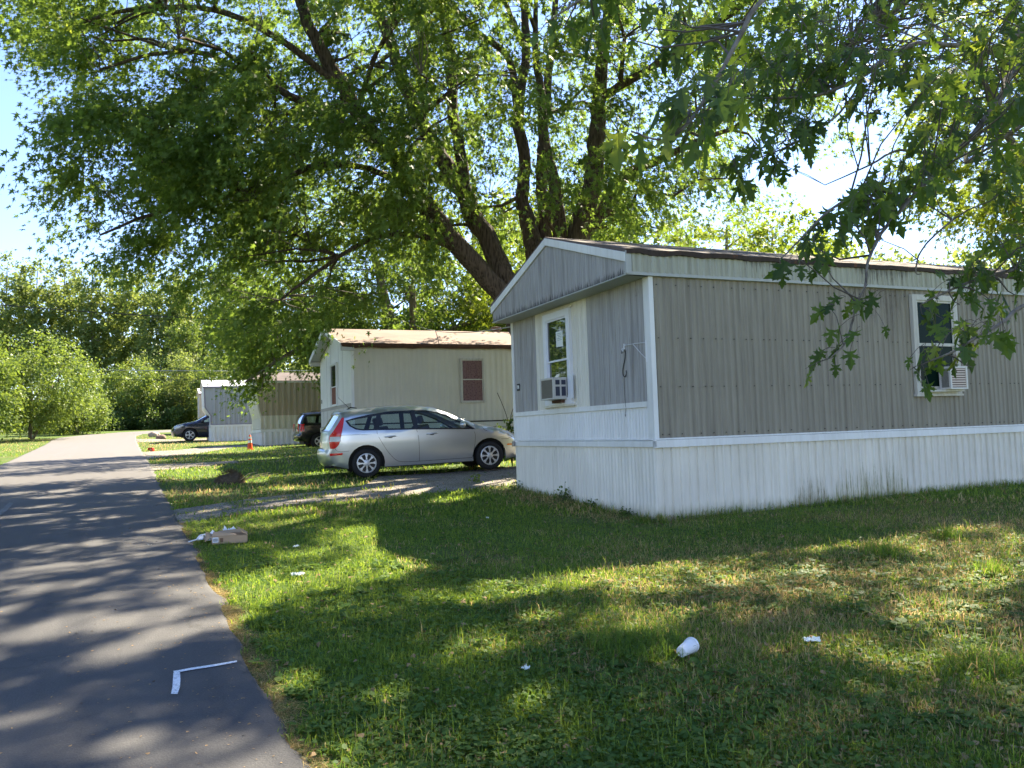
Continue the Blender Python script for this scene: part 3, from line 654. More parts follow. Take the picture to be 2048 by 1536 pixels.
for k in range(11): c = math.pi*(1.02-k/10*1.05); pts.append((0, -.0+.045*math.cos(c)*-1, -.03+.05*math.sin(c)))
low = [(0, -.03, -.10), (0, .005, -.18), (0, .035, -.25)]
for k in range(11): c = math.pi*(k/10*1.15); low.append((0, -.005+.045*math.cos(c), -.29-.055*math.sin(c)))
mb.tube(pts+low, .0065, 6); mb.obj('hook_bar', M['blackmetal'], hk)
cd = MB(); cd.tube([(0, 0, 0), (.0, .004, -.25), (.002, -.01, -.42), (.0, .012, -.50), (.0, .016, -.52), (0, .004, -.525), (0, -.004, -.50)], .003, 5)
cdo = cd.obj('loop_cord', M['blackmetal'], hk); cdo.location = (0, .01, -.345)

# ================================================================== CARS
def smooth_closed(P, it=2):
    P = [tuple(p) for p in P]
    return P
def cat_rom(P, n=6):
    out = []
    for i in range(len(P)-1):
        p0 = P[max(i-1, 0)]; p1 = P[i]; p2 = P[i+1]; p3 = P[min(i+2, len(P)-1)]
        for k in range(n):
            t = k/n; out.append(tuple(.5*((2*b)+(-a+c)*t+(2*a-5*b+4*c-d)*t*t+(-a+3*b-3*c+d)*t**3) for a, b, c, d in zip(p0, p1, p2, p3)))
    return out+[tuple(P[-1])]
def in_poly(x, y, P):
    c = False; j = len(P)-1
    for i in range(len(P)):
        if (P[i][1] > y) != (P[j][1] > y) and x < (P[j][0]-P[i][0])*(y-P[i][1])/(P[j][1]-P[i][1]+1e-12)+P[i][0]: c = not c
        j = i
    return c
def cdt(outer, holes, step=.07):
    V = []; E = []
    for loop in [outer]+holes:
        b = len(V); V += [Vector((x, y)) for x, y in loop]; n = len(loop); E += [(b+i, b+(i+1) % n) for i in range(n)]
    xs = [p[0] for p in outer]; zs = [p[1] for p in outer]
    allp = np.array([tuple(v) for v in V])
    for x in np.arange(min(xs), max(xs), step):
        for z in np.arange(min(zs), max(zs), step):
            if in_poly(x, z, outer) and not any(in_poly(x, z, h) for h in holes):
                if np.min(np.hypot(allp[:, 0]-x, allp[:, 1]-z)) > step*.45: V.append(Vector((x+random.uniform(-.001, .001), z)))
    r = delaunay_2d_cdt(V, E, [], 0, 1e-5)
    tri = []
    for f in r[2]:
        cx = sum(r[0][i][0] for i in f)/len(f); cz = sum(r[0][i][1] for i in f)/len(f)
        if in_poly(cx, cz, outer) and not any(in_poly(cx, cz, h) for h in holes): tri.append(f)
    return [(v[0], v[1]) for v in r[0]], tri
class Car:
    def __init__(s, p): s.p = p; s.top = cat_rom(p['top'], 6); s.T = np.array(s.top)
    def wid(s, x, z):
        p = s.p; w = p['hw']; zb = p['belt']
        if z > zb: w -= (z-zb)*p.get('tumble', .42)
        if z < .62: w -= (.62-z)**2*.35
        w -= .012*math.exp(-((z-.62)/.10)**2)*0
        xr, xf = p['x0'], p['x1']
        if x < xr+.55: w -= p.get('rear_in', .13)*((xr+.55-x)/.55)**2
        if x > xf-.85: w -= p.get('front_in', .30)*((x-xf+.85)/.85)**2.2
        w -= .006*math.sin((z-.3)*9) + .010*math.exp(-((z-(zb-.10))/.03)**2)
        return w
    def dist(s, x, z):
        A = s.T[:-1]; B = s.T[1:]; d = B-A; q = np.array([x, z])-A
        t = np.clip((q*d).sum(1)/((d*d).sum(1)+1e-12), 0, 1); return float(np.min(np.linalg.norm(q-d*t[:, None], axis=1)))
    def y(s, x, z, r=.10):
        d = s.dist(x, z); inset = 0
        if d < r: inset = r-math.sqrt(max(0, r*r-(r-d)**2))
        return s.wid(x, z)-inset
    def panel(s, name, outer, holes, mat, parent, off=0, sides=(1, -1), step=.07, thick=0):
        V, F = cdt(outer, holes, step)
        for sd in sides:
            mb = MB(); mb.add([(x, sd*(s.y(x, z)+off), z) for x, z in V], [tuple(f) if sd < 0 else tuple(f[::-1]) for f in F])
            o = mb.obj(name, mat, parent, smooth=40, fix=False)
            if thick: md = o.modifiers.new('t', 'SOLIDIFY'); md.thickness = thick; md.offset = 0
    def strip(s, name, mat, parent, i0, i1, nt=9, off=0, inset=0):
        p = s.p; vs = []
        for i in range(i0, i1+1):
            x, z = s.top[i]; e_ = s.wid(x, z)-.10-inset
            a = s.top[max(i-1, 0)]; b = s.top[min(i+1, len(s.top)-1)]; tx, tz = b[0]-a[0], b[1]-a[1]; l = math.hypot(tx, tz)+1e-9; nxn, nzn = -tz/l, tx/l
            for k in range(nt):
                t = -1+2*k/(nt-1); lift = p.get('crown', .05)*(1-abs(t)**2.2)*(1+1.0*abs(nxn)) + off
                vs.append((x+nxn*lift, t*e_, z+nzn*lift))
        m_ = i1-i0; fs = [(i*nt+k, i*nt+k+1, (i+1)*nt+k+1, (i+1)*nt+k) for i in range(m_) for k in range(nt-1)]
        mb = MB(); mb.add(vs, fs); return mb.obj(name, mat, parent, smooth=45, fix=False)
def arch(cx, cz, r, z0, n=14):
    """points along a wheel arch, right to left"""
    a0 = math.asin(max(-1, min(1, (z0-cz)/r))); return [(cx+r*math.cos(a), cz+r*math.sin(a)) for a in np.linspace(a0, math.pi-a0, n)]
def wheel(parent, x, y, r, side, rim=.2, style=8, w=.20):
    Mx = Matrix.Translation((x, y, r)) @ Matrix.Rotation(math.pi/2*(-1 if side > 0 else 1), 4, 'X')
    o = bpy.data.objects.new('wheel', None); link(o, parent)
    rr = rim
    prof = [(rr-.005, -w/2), (r-.03, -w/2), (r-.006, -w/2+.02), (r, -w/2+.05), (r, w/2-.05), (r-.006, w/2-.02), (r-.03, w/2), (rr+.03, w/2+.002), (rr, w/2-.015), (rr-.005, -w/2)]
    MB().lathe(prof, 32, Mx).obj('tyre', M['rubber'], o, smooth=40)
    mb = MB(); mb.lathe([(.001, w/2-.05), (rr, w/2-.045), (rr+.002, w/2-.02)], 32, Mx); mb.obj('rim_back', M['blackmetal'], o, fix=False)
    mb = MB(); mb.lathe([(rr-.022, w/2-.018), (rr-.010, w/2-.006), (rr+.004, w/2-.012)], 32, Mx); mb.lathe([(.001, w/2+.004), (.045, w/2+.002), (.075, w/2-.010)], 20, Mx)
    for k in range(style):
        a = 2*math.pi*k/style; da = .20*8/style*.95
        P = []
        for (rd, aa, h) in ((.060, -da*1.25, -.008), (.060, da*1.25, -.008), (rr*.62, da*.55, -.002), (rr-.016, da*.95, -.012), (rr-.016, -da*.95, -.012), (rr*.62, -da*.55, -.002)):
            P.append(Mx @ Vector((rd*math.cos(a+aa), rd*math.sin(a+aa), w/2+h)))
        Pb = [p - (Mx.to_3x3() @ Vector((0, 0, .02))) for p in P]
        n = 6; mb.add([tuple(p) for p in P+Pb], [tuple(range(n))]+[(i, n+i, n+(i+1) % n, (i+1) % n) for i in range(n)])
    mb.obj('wheel_cover', M['hub'], o, smooth=25)
    mb = MB()
    for k in range(5):
        a = 2*math.pi*k/5+math.pi/2; mb.lathe([(.0, w/2+.008), (.011, w/2+.006), (.012, w/2-.01)], 8, Mx @ Matrix.Translation((.068*math.cos(a), .068*math.sin(a), 0)))
    mb.obj('wheel_nuts', M['blackmetal'], o, kind='stuff')
    return o
def build_car(name, label, loc, rz, p, pm, pitch=0, wheels=None, style=8):
    t = thing(name, label, 'car', loc, rz); t.rotation_euler = (0, pitch, rz)
    c = Car(p); R_, wb = p['R'], p['wb']; sill = p['sill']
    top = c.top; fr = top[-1]; re_ = top[0]
    outer = list(top) + [(wb+R_+.10+.06, sill-.0)] if False else list(top)
    lowline = [(wb+math.sqrt(max(0, (R_+.075)**2-(sill-R_)**2))+.0, sill)]
    bottom = arch(wb, R_, R_+.075, sill+.001) + [(x, sill) for x in np.linspace(wb-R_-.2, R_+.2, 10)] + arch(0, R_, R_+.075, sill+.001)
    outer = list(top)+bottom
    c.panel('body_side', outer, [p['trim']], pm, t)
    wins = p['wins']
    c.panel('window_surround', p['trim'], wins, M['blacktrim'], t, off=-.004, step=.10)
    for w_ in wins: c.panel('side_glass', w_, [], M['carglass'], t, off=-.012, step=.15)
    # skin over the top: rear bumper, tailgate, rear glass, roof, windscreen, bonnet, front
    seg = p['seg']
    for nm, a, b, mt in seg: c.strip(nm, M['carglass'] if mt == 'glass' else (M['blacktrim'] if mt == 'dark' else pm), t, a*6, b*6)
    # inner black hull, seats
    mb = MB(); mb.box((p['x0']+.25, -p['hw']+.26, .22), (p['x1']-.45, p['hw']-.26, p['belt']-.18)); mb.box((R_+.12, -p['hw']+.06, .20), (wb-R_-.12, p['hw']-.06, p['belt']-.25)); mb.obj('underbody', M['black'], t)
    for sx in p['seats']:
        for sy in (-.36, .36):
            mb = MB(); mb.box((-.10, -.23, -.1), (.10, .23, .52), Matrix.Translation((sx, sy, p['belt']-.42)) @ Matrix.Rotation(-.25, 4, 'Y'))
            mb.box((-.06, -.13, .55), (.04, .13, .74), Matrix.Translation((sx, sy, p['belt']-.42)) @ Matrix.Rotation(-.25, 4, 'Y')); mb.obj('seat', M['seat'], t, bevel=.04)
    for x in (0, wb):
        for sd in (1, -1): wheel(t, x, sd*(p['hw']-.115), R_, sd, p['rim'], style)
    return t, c
def seam(c, t, pts, mat=None, w=.007, sides=(-1,), off=.0015, name='door_seam'):
    pts = cat_rom(pts, 5) if len(pts) > 2 else pts
    for sd in sides:
        mb = MB(); vs = []
        for i, (x, z) in enumerate(pts):
            a = pts[max(i-1, 0)]; b = pts[min(i+1, len(pts)-1)]; tx, tz = b[0]-a[0], b[1]-a[1]; l = math.hypot(tx, tz)+1e-9
            for k in (-1, 1): xx, zz = x-tz/l*w/2*k, z+tx/l*w/2*k; vs.append((xx, sd*(c.y(xx, zz)+off), zz))
        mb.add(vs, [(2*i, 2*i+1, 2*i+3, 2*i+2) for i in range(len(pts)-1)]); mb.obj(name, mat or M['blackmetal'], t, fix=False)

wag = dict(hw=.885, belt=.98, x0=-.95, x1=3.54, R=.312, wb=2.70, sill=.215, rim=.205, crown=.05, tumble=.42, rear_in=.30,
    top=[(-.78, .30), (-.90, .37), (-.95, .50), (-.94, .60), (-.885, .645), (-.87, .80), (-.84, .95), (-.80, 1.03), (-.66, 1.22), (-.545, 1.40), (-.57, 1.435), (-.42, 1.465), (0, 1.505), (.5, 1.53), (1.0, 1.525), (1.45, 1.475), (1.62, 1.43), (1.95, 1.27), (2.25, 1.11), (2.48, .99), (2.55, .965), (2.85, .915), (3.15, .83), (3.36, .72), (3.49, .60), (3.54, .47), (3.53, .36), (3.46, .24)],
    trim=[(-.42, 1.255), (-.33, 1.12), (-.20, 1.035), (-.05, 1.005), (.25, .995), (1.10, .965), (1.7, .94), (2.40, .905), (2.12, 1.08), (1.86, 1.235), (1.60, 1.355), (1.35, 1.415), (1.05, 1.435), (.55, 1.43), (.1, 1.375), (-.2, 1.315)],
    wins=[[(-.36, 1.245), (-.28, 1.13), (-.17, 1.06), (-.04, 1.035), (.17, 1.03), (.26, 1.345), (.05, 1.315), (-.2, 1.275)],
          [(.29, 1.03), (1.03, 1.0), (.98, 1.40), (.60, 1.395), (.36, 1.36)],
          [(1.13, .995), (2.25, .945), (2.02, 1.09), (1.80, 1.22), (1.55, 1.335), (1.33, 1.385), (1.09, 1.40)]],
    seg=[('rear_bumper', 0, 4, 'p'), ('tailgate', 4, 7, 'p'), ('rear_glass', 7, 9, 'glass'), ('roof_spoiler', 9, 11, 'p'), ('roof', 11, 16, 'p'), ('windscreen', 16, 19, 'glass'), ('bonnet', 19, 23, 'p'), ('front_bumper', 23, 27, 'p')],
    seats=(.55, 1.45))
Pr = gnd(734, 961); Pf = gnd(974, 942)
def WP(P): return [((x if x > -.3 else -.3+(x+.3)*.86), (z if z < 1 else 1+(z-1)*.90)) for x, z in P]
for k_ in ('top', 'trim'): wag[k_] = WP(wag[k_])
wag['wins'] = [WP(w_) for w_ in wag['wins']]; wag['x0'] = -.86
Pr = at(734, 961, 17.4); HEAD = .30; hx = np.array([math.cos(HEAD), math.sin(HEAD), 0])
# the camera-facing wheels are the car's right side (local -y)
org = Pr + np.array([-hx[1], hx[0], 0])*(.885-.115); org[2] = terr(Pr[0], Pr[1])+.005
car, cc_ = build_car('silver_car', 'silver estate car parked on the gravel beside the nearest home', tuple(org), HEAD, wag, M['silver'], pitch=-.022)
seam(cc_, car, [(.24, .99), (.25, .90), (.34, .72), (.46, .52), (.60, .36), (.72, .30), (.95, .285)]); seam(cc_, car, [(1.09, .965), (1.12, .80), (1.13, .60), (1.125, .29)])
seam(cc_, car, [(2.32, .915), (2.38, .80), (2.36, .55), (2.30, .29)]); seam(cc_, car, [(.95, .285), (1.6, .285), (2.30, .29)])
seam(cc_, car, [(-.60, .93), (-.3, .925), (.24, .90)]); seam(cc_, car, [(-.66, .78), (-.62, .62), (-.50, .585), (-.36, .59)])
seam(cc_, car, [(2.55, .96), (2.60, .88), (2.66, .86)]); seam(cc_, car, [(2.98, .66), (3.15, .665), (3.33, .72)])
cc_.panel('tail_light', cat_rom(WP([(-.80, .66), (-.70, .655), (-.60, .74), (-.56, .86), (-.50, 1.06), (-.46, 1.22), (-.445, 1.325), (-.50, 1.32), (-.60, 1.18), (-.72, 1.02), (-.80, .93), (-.82, .80), (-.80, .66)]), 3)[:-1], [], M['redlens'], car, off=.006, step=.06)
cc_.panel('reverse_lamp', WP([(-.815, .80), (-.575, .80), (-.565, .90), (-.79, .905)]), [], M['clearlens'], car, off=.020, step=.04)
cc_.panel('bumper_reflector', [(-.74, .505), (-.50, .515), (-.49, .56), (-.75, .555)], [], M['redlens'], car, off=.022, step=.03)
cc_.panel('headlight', [(2.93, .86), (3.05, .80), (3.25, .70), (3.36, .64), (3.42, .66), (3.34, .74), (3.20, .82), (3.08, .862)], [], M['clearlens'], car, off=.005, step=.05)
cc_.panel('side_marker', [(3.12, .515), (3.30, .51), (3.31, .545), (3.13, .55)], [], M['amber'], car, off=.005, step=.06)
cc_.panel('fog_lamp_recess', [(3.36, .34), (3.46, .34), (3.47, .46), (3.38, .47)], [], M['black'], car, off=.003, step=.06)
for hx_, hz_ in ((.52, .845), (1.42, .86)):
    for sd in (-1, 1):
        y0 = sd*cc_.y(hx_, hz_); mb = MB(); mb.tube([(hx_-.12, y0, hz_-.004), (hx_-.09, y0+sd*.028, hz_), (hx_, y0+sd*.036, hz_+.004), (hx_+.09, y0+sd*.028, hz_+.006), (hx_+.12, y0, hz_+.004)], [.012, .015, .016, .015, .012], 8)
        h_ = mb.obj('door_handle', M['silver'], car, smooth=60)
        V = [(hx_+.055*math.cos(a), hz_+.035*math.sin(a)) for a in np.linspace(0, 2*math.pi, 14)[:-1]]
        mb = MB(); mb.add([(x, sd*(cc_.y(x, z)+.002), z) for x, z in V], [tuple(range(13))]); mb.obj('handle_recess', plain('recess grey', (.16, .16, .17), .4), h_, fix=False)
for sd in (-1, 1):
    mb = MB(); mb.lathe([(.0, -.09), (.05, -.075), (.085, -.03), (.09, .0), (.085, .04), (.05, .075), (0, .08)], 16, Matrix.Translation((2.08, sd*1.0, 1.02)) @ Matrix.Diagonal((.8, 1.15, .85, 1)) @ Matrix.Rotation(math.pi/2, 4, 'Y'))
    mr = mb.obj('wing_mirror', M['silver'], car, smooth=60); mb = MB(); mb.tube([(2.14, sd*.83, .955), (2.12, sd*.95, .985)], [.03, .025], 6); mb.obj('mirror_arm', M['blacktrim'], mr)
mb = MB(); mb.tube([(-.30, 0, 1.47), (-.20, 0, 1.53), (-.06, 0, 1.51)], [.012, .02, .008], 6); mb.tube([(-.24, 0, 1.53), (-.46, 0, 1.76)], [.007, .004], 5); mb.obj('roof_aerial', M['blackmetal'], car)
mb = MB(); mb.box((-.875, -.26, .70), (-.86, .26, .82)); mb.obj('licence_plate', M['blacktrim'], car)
mb = MB(); mb.tube([(-.76, .02, 1.03), (-.84, -.02, 1.05), (-.84, -.3, 1.06), (-.79, -.5, 1.08)], [.02, .012, .010, .007], 6); mb.obj('rear_wiper', M['blackmetal'], car)
mb = MB(); mb.tube([(2.30, -.55, 1.03), (2.47, -.35, 1.02), (2.52, .1, 1.02)], .012, 5); mb.obj('windscreen_wiper', M['blackmetal'], car)
mb = MB(); mb.tube([(-.65, -.45, .27), (-.84, -.45, .27)], .03, 8); mb.obj('exhaust_pipe', M['blackmetal'], car)

# dark blue car further up: its front half shows beside the blue-grey home
xo = dict(hw=.92, belt=1.08, x0=-1.0, x1=3.80, R=.36, wb=2.89, sill=.25, rim=.24, crown=.05, tumble=.38,
    top=[(-.85, .38), (-1.0, .55), (-1.0, .80), (-.95, 1.05), (-.80, 1.40), (-.62, 1.62), (-.2, 1.70), (.6, 1.73), (1.3, 1.69), (1.75, 1.56), (2.15, 1.36), (2.55, 1.15), (2.75, 1.10), (3.1, 1.04), (3.45, .95), (3.68, .84), (3.78, .68), (3.80, .50), (3.70, .30)],
    trim=[(-.5, 1.42), (-.4, 1.15), (.6, 1.10), (1.6, 1.07), (2.45, 1.03), (2.05, 1.28), (1.62, 1.50), (1.2, 1.62), (.5, 1.66), (-.2, 1.60)],
    wins=[[(-.42, 1.42), (-.33, 1.18), (.15, 1.15), (.2, 1.56), (-.2, 1.53)], [(.28, 1.15), (1.12, 1.12), (1.05, 1.58), (.32, 1.60)], [(1.22, 1.12), (2.25, 1.08), (1.95, 1.27), (1.58, 1.46), (1.17, 1.57)]],
    seg=[('rear_bumper', 0, 2, 'p'), ('tailgate', 2, 4, 'p'), ('rear_glass', 4, 5, 'glass'), ('roof', 5, 9, 'p'), ('windscreen', 9, 11, 'glass'), ('bonnet', 11, 15, 'p'), ('front_bumper', 15, 18, 'p')],
    seats=(.65, 1.55))
Pw = gnd(380, 882.5); d_ = -Lx; HD = math.atan2(d_[1], d_[0])
# this car faces the road (-Lx): the camera sees its left side (local +y)
org = Pw - d_*2.89 - np.array([-d_[1], d_[0], 0])*(.92-.115); org[2] = terr(Pw[0], Pw[1])-.0
bc, c2_ = build_car('dark_blue_car', 'dark blue crossover car nosing out past the blue-grey home', tuple(org), HD, xo, M['navy'], style=5)
for sd in (-1, 1):
    mb = MB(); mb.lathe([(.0, -.1), (.09, -.05), (.10, .0), (.08, .05), (0, .09)], 12, Matrix.Translation((2.2, sd*1.03, 1.14)) @ Matrix.Rotation(math.pi/2, 4, 'Y')); mb.obj('wing_mirror', M['blackpaint'], bc, smooth=60)
c2_.panel('headlight', [(3.20, .90), (3.50, .78), (3.70, .72), (3.74, .80), (3.55, .90), (3.3, .95)], [], M['clearlens'], bc, off=.006, step=.06)
seam(c2_, bc, [(1.17, 1.08), (1.2, .8), (1.17, .33)], sides=(1,), off=.002); seam(c2_, bc, [(2.42, 1.03), (2.45, .8), (2.36, .33)], sides=(1,), off=.002)
mb = MB(); mb.box((3.74, -.5, .58), (3.80, .5, .72)); mb.obj('front_grille', M['blacktrim'], bc)
# black sport utility car, tail to the road, half hidden by the pale home
sv = dict(hw=.88, belt=1.05, x0=-.85, x1=3.55, R=.345, wb=2.63, sill=.27, rim=.20, crown=.04, tumble=.24, rear_in=.06,
    top=[(-.72, .40), (-.84, .45), (-.86, .62), (-.80, .70), (-.78, 1.02), (-.70, 1.30), (-.60, 1.50), (-.52, 1.58), (.3, 1.62), (1.2, 1.60), (1.5, 1.54), (1.8, 1.33), (2.1, 1.12), (2.3, 1.08), (2.8, 1.03), (3.2, .97), (3.38, .86), (3.42, .60), (3.35, .32)],
    trim=[(-.56, 1.42), (-.52, 1.13), (.5, 1.10), (2.0, 1.05), (1.70, 1.32), (1.40, 1.50), (.5, 1.54), (-.45, 1.50)],
    wins=[[(-.5, 1.42), (-.46, 1.17), (.1, 1.15), (.15, 1.48), (-.38, 1.47)], [(.25, 1.15), (1.0, 1.12), (.98, 1.48), (.28, 1.49)], [(1.1, 1.12), (1.86, 1.1), (1.62, 1.32), (1.38, 1.45), (1.08, 1.47)]],
    seg=[('rear_bumper', 0, 3, 'p'), ('tailgate', 3, 4, 'p'), ('rear_glass', 4, 6, 'glass'), ('roof', 6, 10, 'p'), ('windscreen', 10, 12, 'glass'), ('bonnet', 12, 15, 'p'), ('front_bumper', 15, 18, 'p')],
    seats=(.5, 1.35))
Pb = at(597, 892, 33.2); zz = float(terr(Pb[0], Pb[1]))
sd_ = Lx; org = Pb + Lx*.80 + Wx*.5; org[2] = zz-.10
sc_, c3_ = build_car('black_car', 'black boxy sport utility car half hidden behind the pale home', tuple(org), TH, sv, M['blackpaint'], style=5)
c3_.panel('tail_light', [(-.77, .80), (-.62, .80), (-.60, 1.12), (-.75, 1.12)], [], M['redlens'], sc_, off=.008, step=.06)
for sd in (-1, 1):
    mb = MB(); mb.box((-.83, sd*.60-.1, .80), (-.79, sd*.60+.1, 1.14)); mb.obj('tail_light', M['redlens'], sc_, bevel=.02)
    mb = MB(); mb.tube([(-.3, sd*.62, 1.64), (-.2, sd*.62, 1.67), (1.2, sd*.62, 1.67), (1.3, sd*.62, 1.63)], .015, 6); mb.obj('roof_rail', M['blackmetal'], sc_)

sc_.scale = (1, 1, .93)
# ================================================================== SMALL THINGS
def put(px, py): P = gnd(px, py); P[2] = terr(P[0], P[1]); return P
# traffic cone
P = put(500, 900); t = thing('traffic_cone', 'orange traffic cone with two white bands beside the tan home', 'traffic cone', tuple(P), .3); t.scale = (.72, .72, .72)
k = 1.12
mb = MB(); mb.box((-.19, -.19, 0), (.19, .19, .04)); mb.obj('base', M['orange'], t, bevel=.01)
mb = MB(); mb.lathe([(.135*k, .04), (.045*k, .70*k), (.03, .72*k), (.0, .72*k)], 20); mb.obj('body', M['orange'], t, smooth=40)
for z0, z1 in ((.34, .47), (.54, .63)):
    mb = MB(); r = lambda z: (.135-(.09)*(z-.04)/.66)*k+.004; mb.lathe([(r(z0), z0*k), (r(z1), z1*k)], 20); mb.obj('reflective_band', M['white_clean'], t, smooth=True)
# small red tub lying near the road
P = put(302, 903); t = thing('plastic_tub', 'small orange-red plastic tub lying on its side at the road edge', 'tub', tuple(P+[0, 0, .075]), -.1); t.scale = (.52, .52, .52)
def rrect(w, h, r, n=5):
    return [(sx*(w-r)+r*math.cos(a0+a), sy*(h-r)+r*math.sin(a0+a)) for (sx, sy, a0) in ((1, 1, 0), (-1, 1, math.pi/2), (-1, -1, math.pi), (1, -1, 1.5*math.pi)) for a in np.linspace(0, math.pi/2, n)]
o_ = rrect(.20, .145, .05); i_ = rrect(.165, .11, .04); n = len(o_)
fy = lambda a, b, h: (a, h, b)
mb = MB(); vs = [fy(a, b, -.10) for a, b in o_]+[fy(a*.92, b*.92, .16) for a, b in o_]+[fy(a, b, -.10) for a, b in i_]+[fy(a*.92, b*.92, .12) for a, b in i_]
fs = [(i, (i+1) % n, n+(i+1) % n, n+i) for i in range(n)]+[(i, (i+1) % n, 2*n+(i+1) % n, 2*n+i) for i in range(n)]+[(2*n+i, 2*n+(i+1) % n, 3*n+(i+1) % n, 3*n+i) for i in range(n)]+[tuple(range(n, 2*n)), tuple(range(3*n, 4*n))]
mb.add(vs, fs); mb.obj('tub_shell', M['red'], t, smooth=30)
mb = MB(); mb.lathe([(.0, -.03), (.07, -.02), (.10, .03), (.07, .08), (0, .09)], 14, Matrix.Rotation(math.pi/2, 4, 'X') @ Matrix.Diagonal((1, .9, 1, 1))); mb.obj('tub_liner', plain('pale pink plastic', (.72, .34, .28), .5), t, smooth=True)
# rocks and the brown stump
def rock(name, label, cat, P, sx, sy, sz, mat, seed, rz=0, rough=.25, group=None):
    bm = bmesh.new(); bmesh.ops.create_icosphere(bm, subdivisions=4, radius=1); rg = np.random.default_rng(seed); D = rg.normal(0, 1, (14, 3)); ph = rg.uniform(0, 6, 14); fq = rg.uniform(1, 6, 14)
    for v in bm.verts:
        n = v.co.normalized(); h = sum(math.sin(fq[i]*(n.x*D[i, 0]+n.y*D[i, 1]+n.z*D[i, 2])+ph[i])/(1+fq[i]) for i in range(14))
        v.co *= 1+rough*h*.5
        if v.co.z < -.2: v.co.z = -.2
        v.co = Vector((v.co.x*sx, v.co.y*sy, v.co.z*sz))
    me = bpy.data.meshes.new(name); bm.to_mesh(me); bm.free(); me.materials.append(mat)
    for p in me.polygons: p.use_smooth = True
    o = link(bpy.data.objects.new(name, me), None, label=label, cat=cat, group=group); o.location = P; o.rotation_euler = (0, 0, rz); return o
P = put(322, 878); rock('boulder', 'reddish-brown boulder in the dry grass, nearer of the pair', 'rock', (P[0], P[1], P[2]+.05), .33, .28, .24, M['rock'], 3, 0, .25)
P = put(309, 874); rock('boulder', 'paler boulder just behind the reddish-brown one in the dry grass', 'rock', (P[0], P[1], P[2]+.08), .34, .28, .30, plain('pale boulder', (.42, .31, .25), .9, .3, 0, .35, 5, .5), 8, .4, .3)
M['stump'] = plain('matted brown brush', (.10, .078, .055), .95, .1, 0, .7, 22, 1.0)
P = put(460, 967); st_ = rock('tree_stump', 'low dark brown stump overgrown with dry brush in the lawn', 'stump', (P[0], P[1], P[2]+.02), .30, .24, .21, M['stump'], 21, .35, .45)
mb = MB()
for k in range(420):
    a = random.uniform(0, 6.28); e_ = random.uniform(.0, 1.5); b = np.array([.28*math.cos(a)*math.cos(e_), .22*math.sin(a)*math.cos(e_), .20*math.sin(e_)+.01])
    d = b/np.linalg.norm(b)*random.uniform(.03, .08) + np.array([random.uniform(-.05, .05), random.uniform(-.05, .05), random.uniform(-.03, .05)]); w = np.array([random.uniform(-.008, .008), random.uniform(-.008, .008), .004])
    mb.add([b-w, b+w, b+d], [(0, 1, 2)])
mb.obj('brush', M['straw'] if False else plain('brush', (.10, .075, .045), .9, .1, 0, .5, 30), st_, kind='stuff', fix=False)
for k, (dx, dy, ln) in enumerate(((.42, .08, .75), (.40, -.02, .6), (.38, -.12, .35))):
    mb = MB(); mb.tube([(dx-.2, dy, .03), (dx+ln*.5-.2, dy+.05, .10+.03*k), (dx+ln-.2, dy+.12, .13+.03*k)], [.012, .009, .004], 5); mb.obj('dead_stick', M['straw'], st_)

# cardboard box and packaging
P = put(460, 1086); t = thing('cardboard_box', 'flattened brown cardboard box lying open on the lawn edge', 'box', (P[0], P[1], P[2]+.01), .30)
w_, d__, h_ = .37, .26, .085
for b in (((-w_/2, -d__/2, 0), (w_/2, -d__/2+.006, h_)), ((-w_/2, d__/2-.006, 0), (w_/2, d__/2, h_)), ((-w_/2, -d__/2+.007, 0), (-w_/2+.006, d__/2-.007, h_)), ((w_/2-.006, -d__/2+.007, 0), (w_/2, d__/2-.007, h_)), ((-w_/2+.007, -d__/2+.007, .002), (w_/2-.007, d__/2-.007, .008))):
    mb = MB(); mb.box(*b); mb.obj('side', M['card'], t)
def flap(p0, p1, q1, q0, name='flap', mat=None, par=None):
    A = [np.array(x, float) for x in (p0, p1, q1, q0)]; nn = np.cross(A[1]-A[0], A[3]-A[0]); nn = nn/np.linalg.norm(nn)*.005
    mb = MB(); mb.add([*A, *[a+nn for a in A]], [(0, 1, 2, 3), (7, 6, 5, 4), (0, 4, 5, 1), (1, 5, 6, 2), (2, 6, 7, 3), (3, 7, 4, 0)]); return mb.obj(name, mat or M['card'], par or t)
flap((w_/2, -d__/2, h_), (w_/2, d__/2, h_), (w_/2-.12, d__/2-.04, h_+.075), (w_/2-.06, -d__/2+.02, h_+.03))
flap((-w_/2+.04, d__/2, h_), (w_/2-.05, d__/2, h_), (w_/2-.10, d__/2+.09, h_+.03), (-w_/2+.06, d__/2+.09, h_+.02))
flap((-w_/2, -d__/2, h_), (-w_/2+.26, -d__/2, h_), (-w_/2+.25, -d__/2+.03, h_+.015), (-w_/2+.02, -d__/2+.03, h_+.05))
flap((-w_/2, -d__/2, h_), (-w_/2, d__/2, h_), (-w_/2-.07, d__/2-.02, h_+.03), (-w_/2-.07, -d__/2+.03, .03))
mb = MB(); mb.box((-w_/2+.01, -d__/2-.002, .02), (-w_/2+.07, -d__/2-.0005, h_-.01)); lb = mb.obj('shipping_label', M['white_clean'], t)
mb = MB(); [mb.box((-w_/2+.018+.008*k, -d__/2-.003, .03), (-w_/2+.022+.008*k, -d__/2-.0021, .065)) for k in range(6)]; mb.obj('barcode_bars', M['black'], lb, kind='stuff')
mb = MB(); mb.box((-w_/2+.085, -d__/2-.002, .02), (-w_/2+.12, -d__/2-.0005, h_-.02)); mb.obj('printed_patch', plain('brown print', (.16, .09, .05), .8), t)
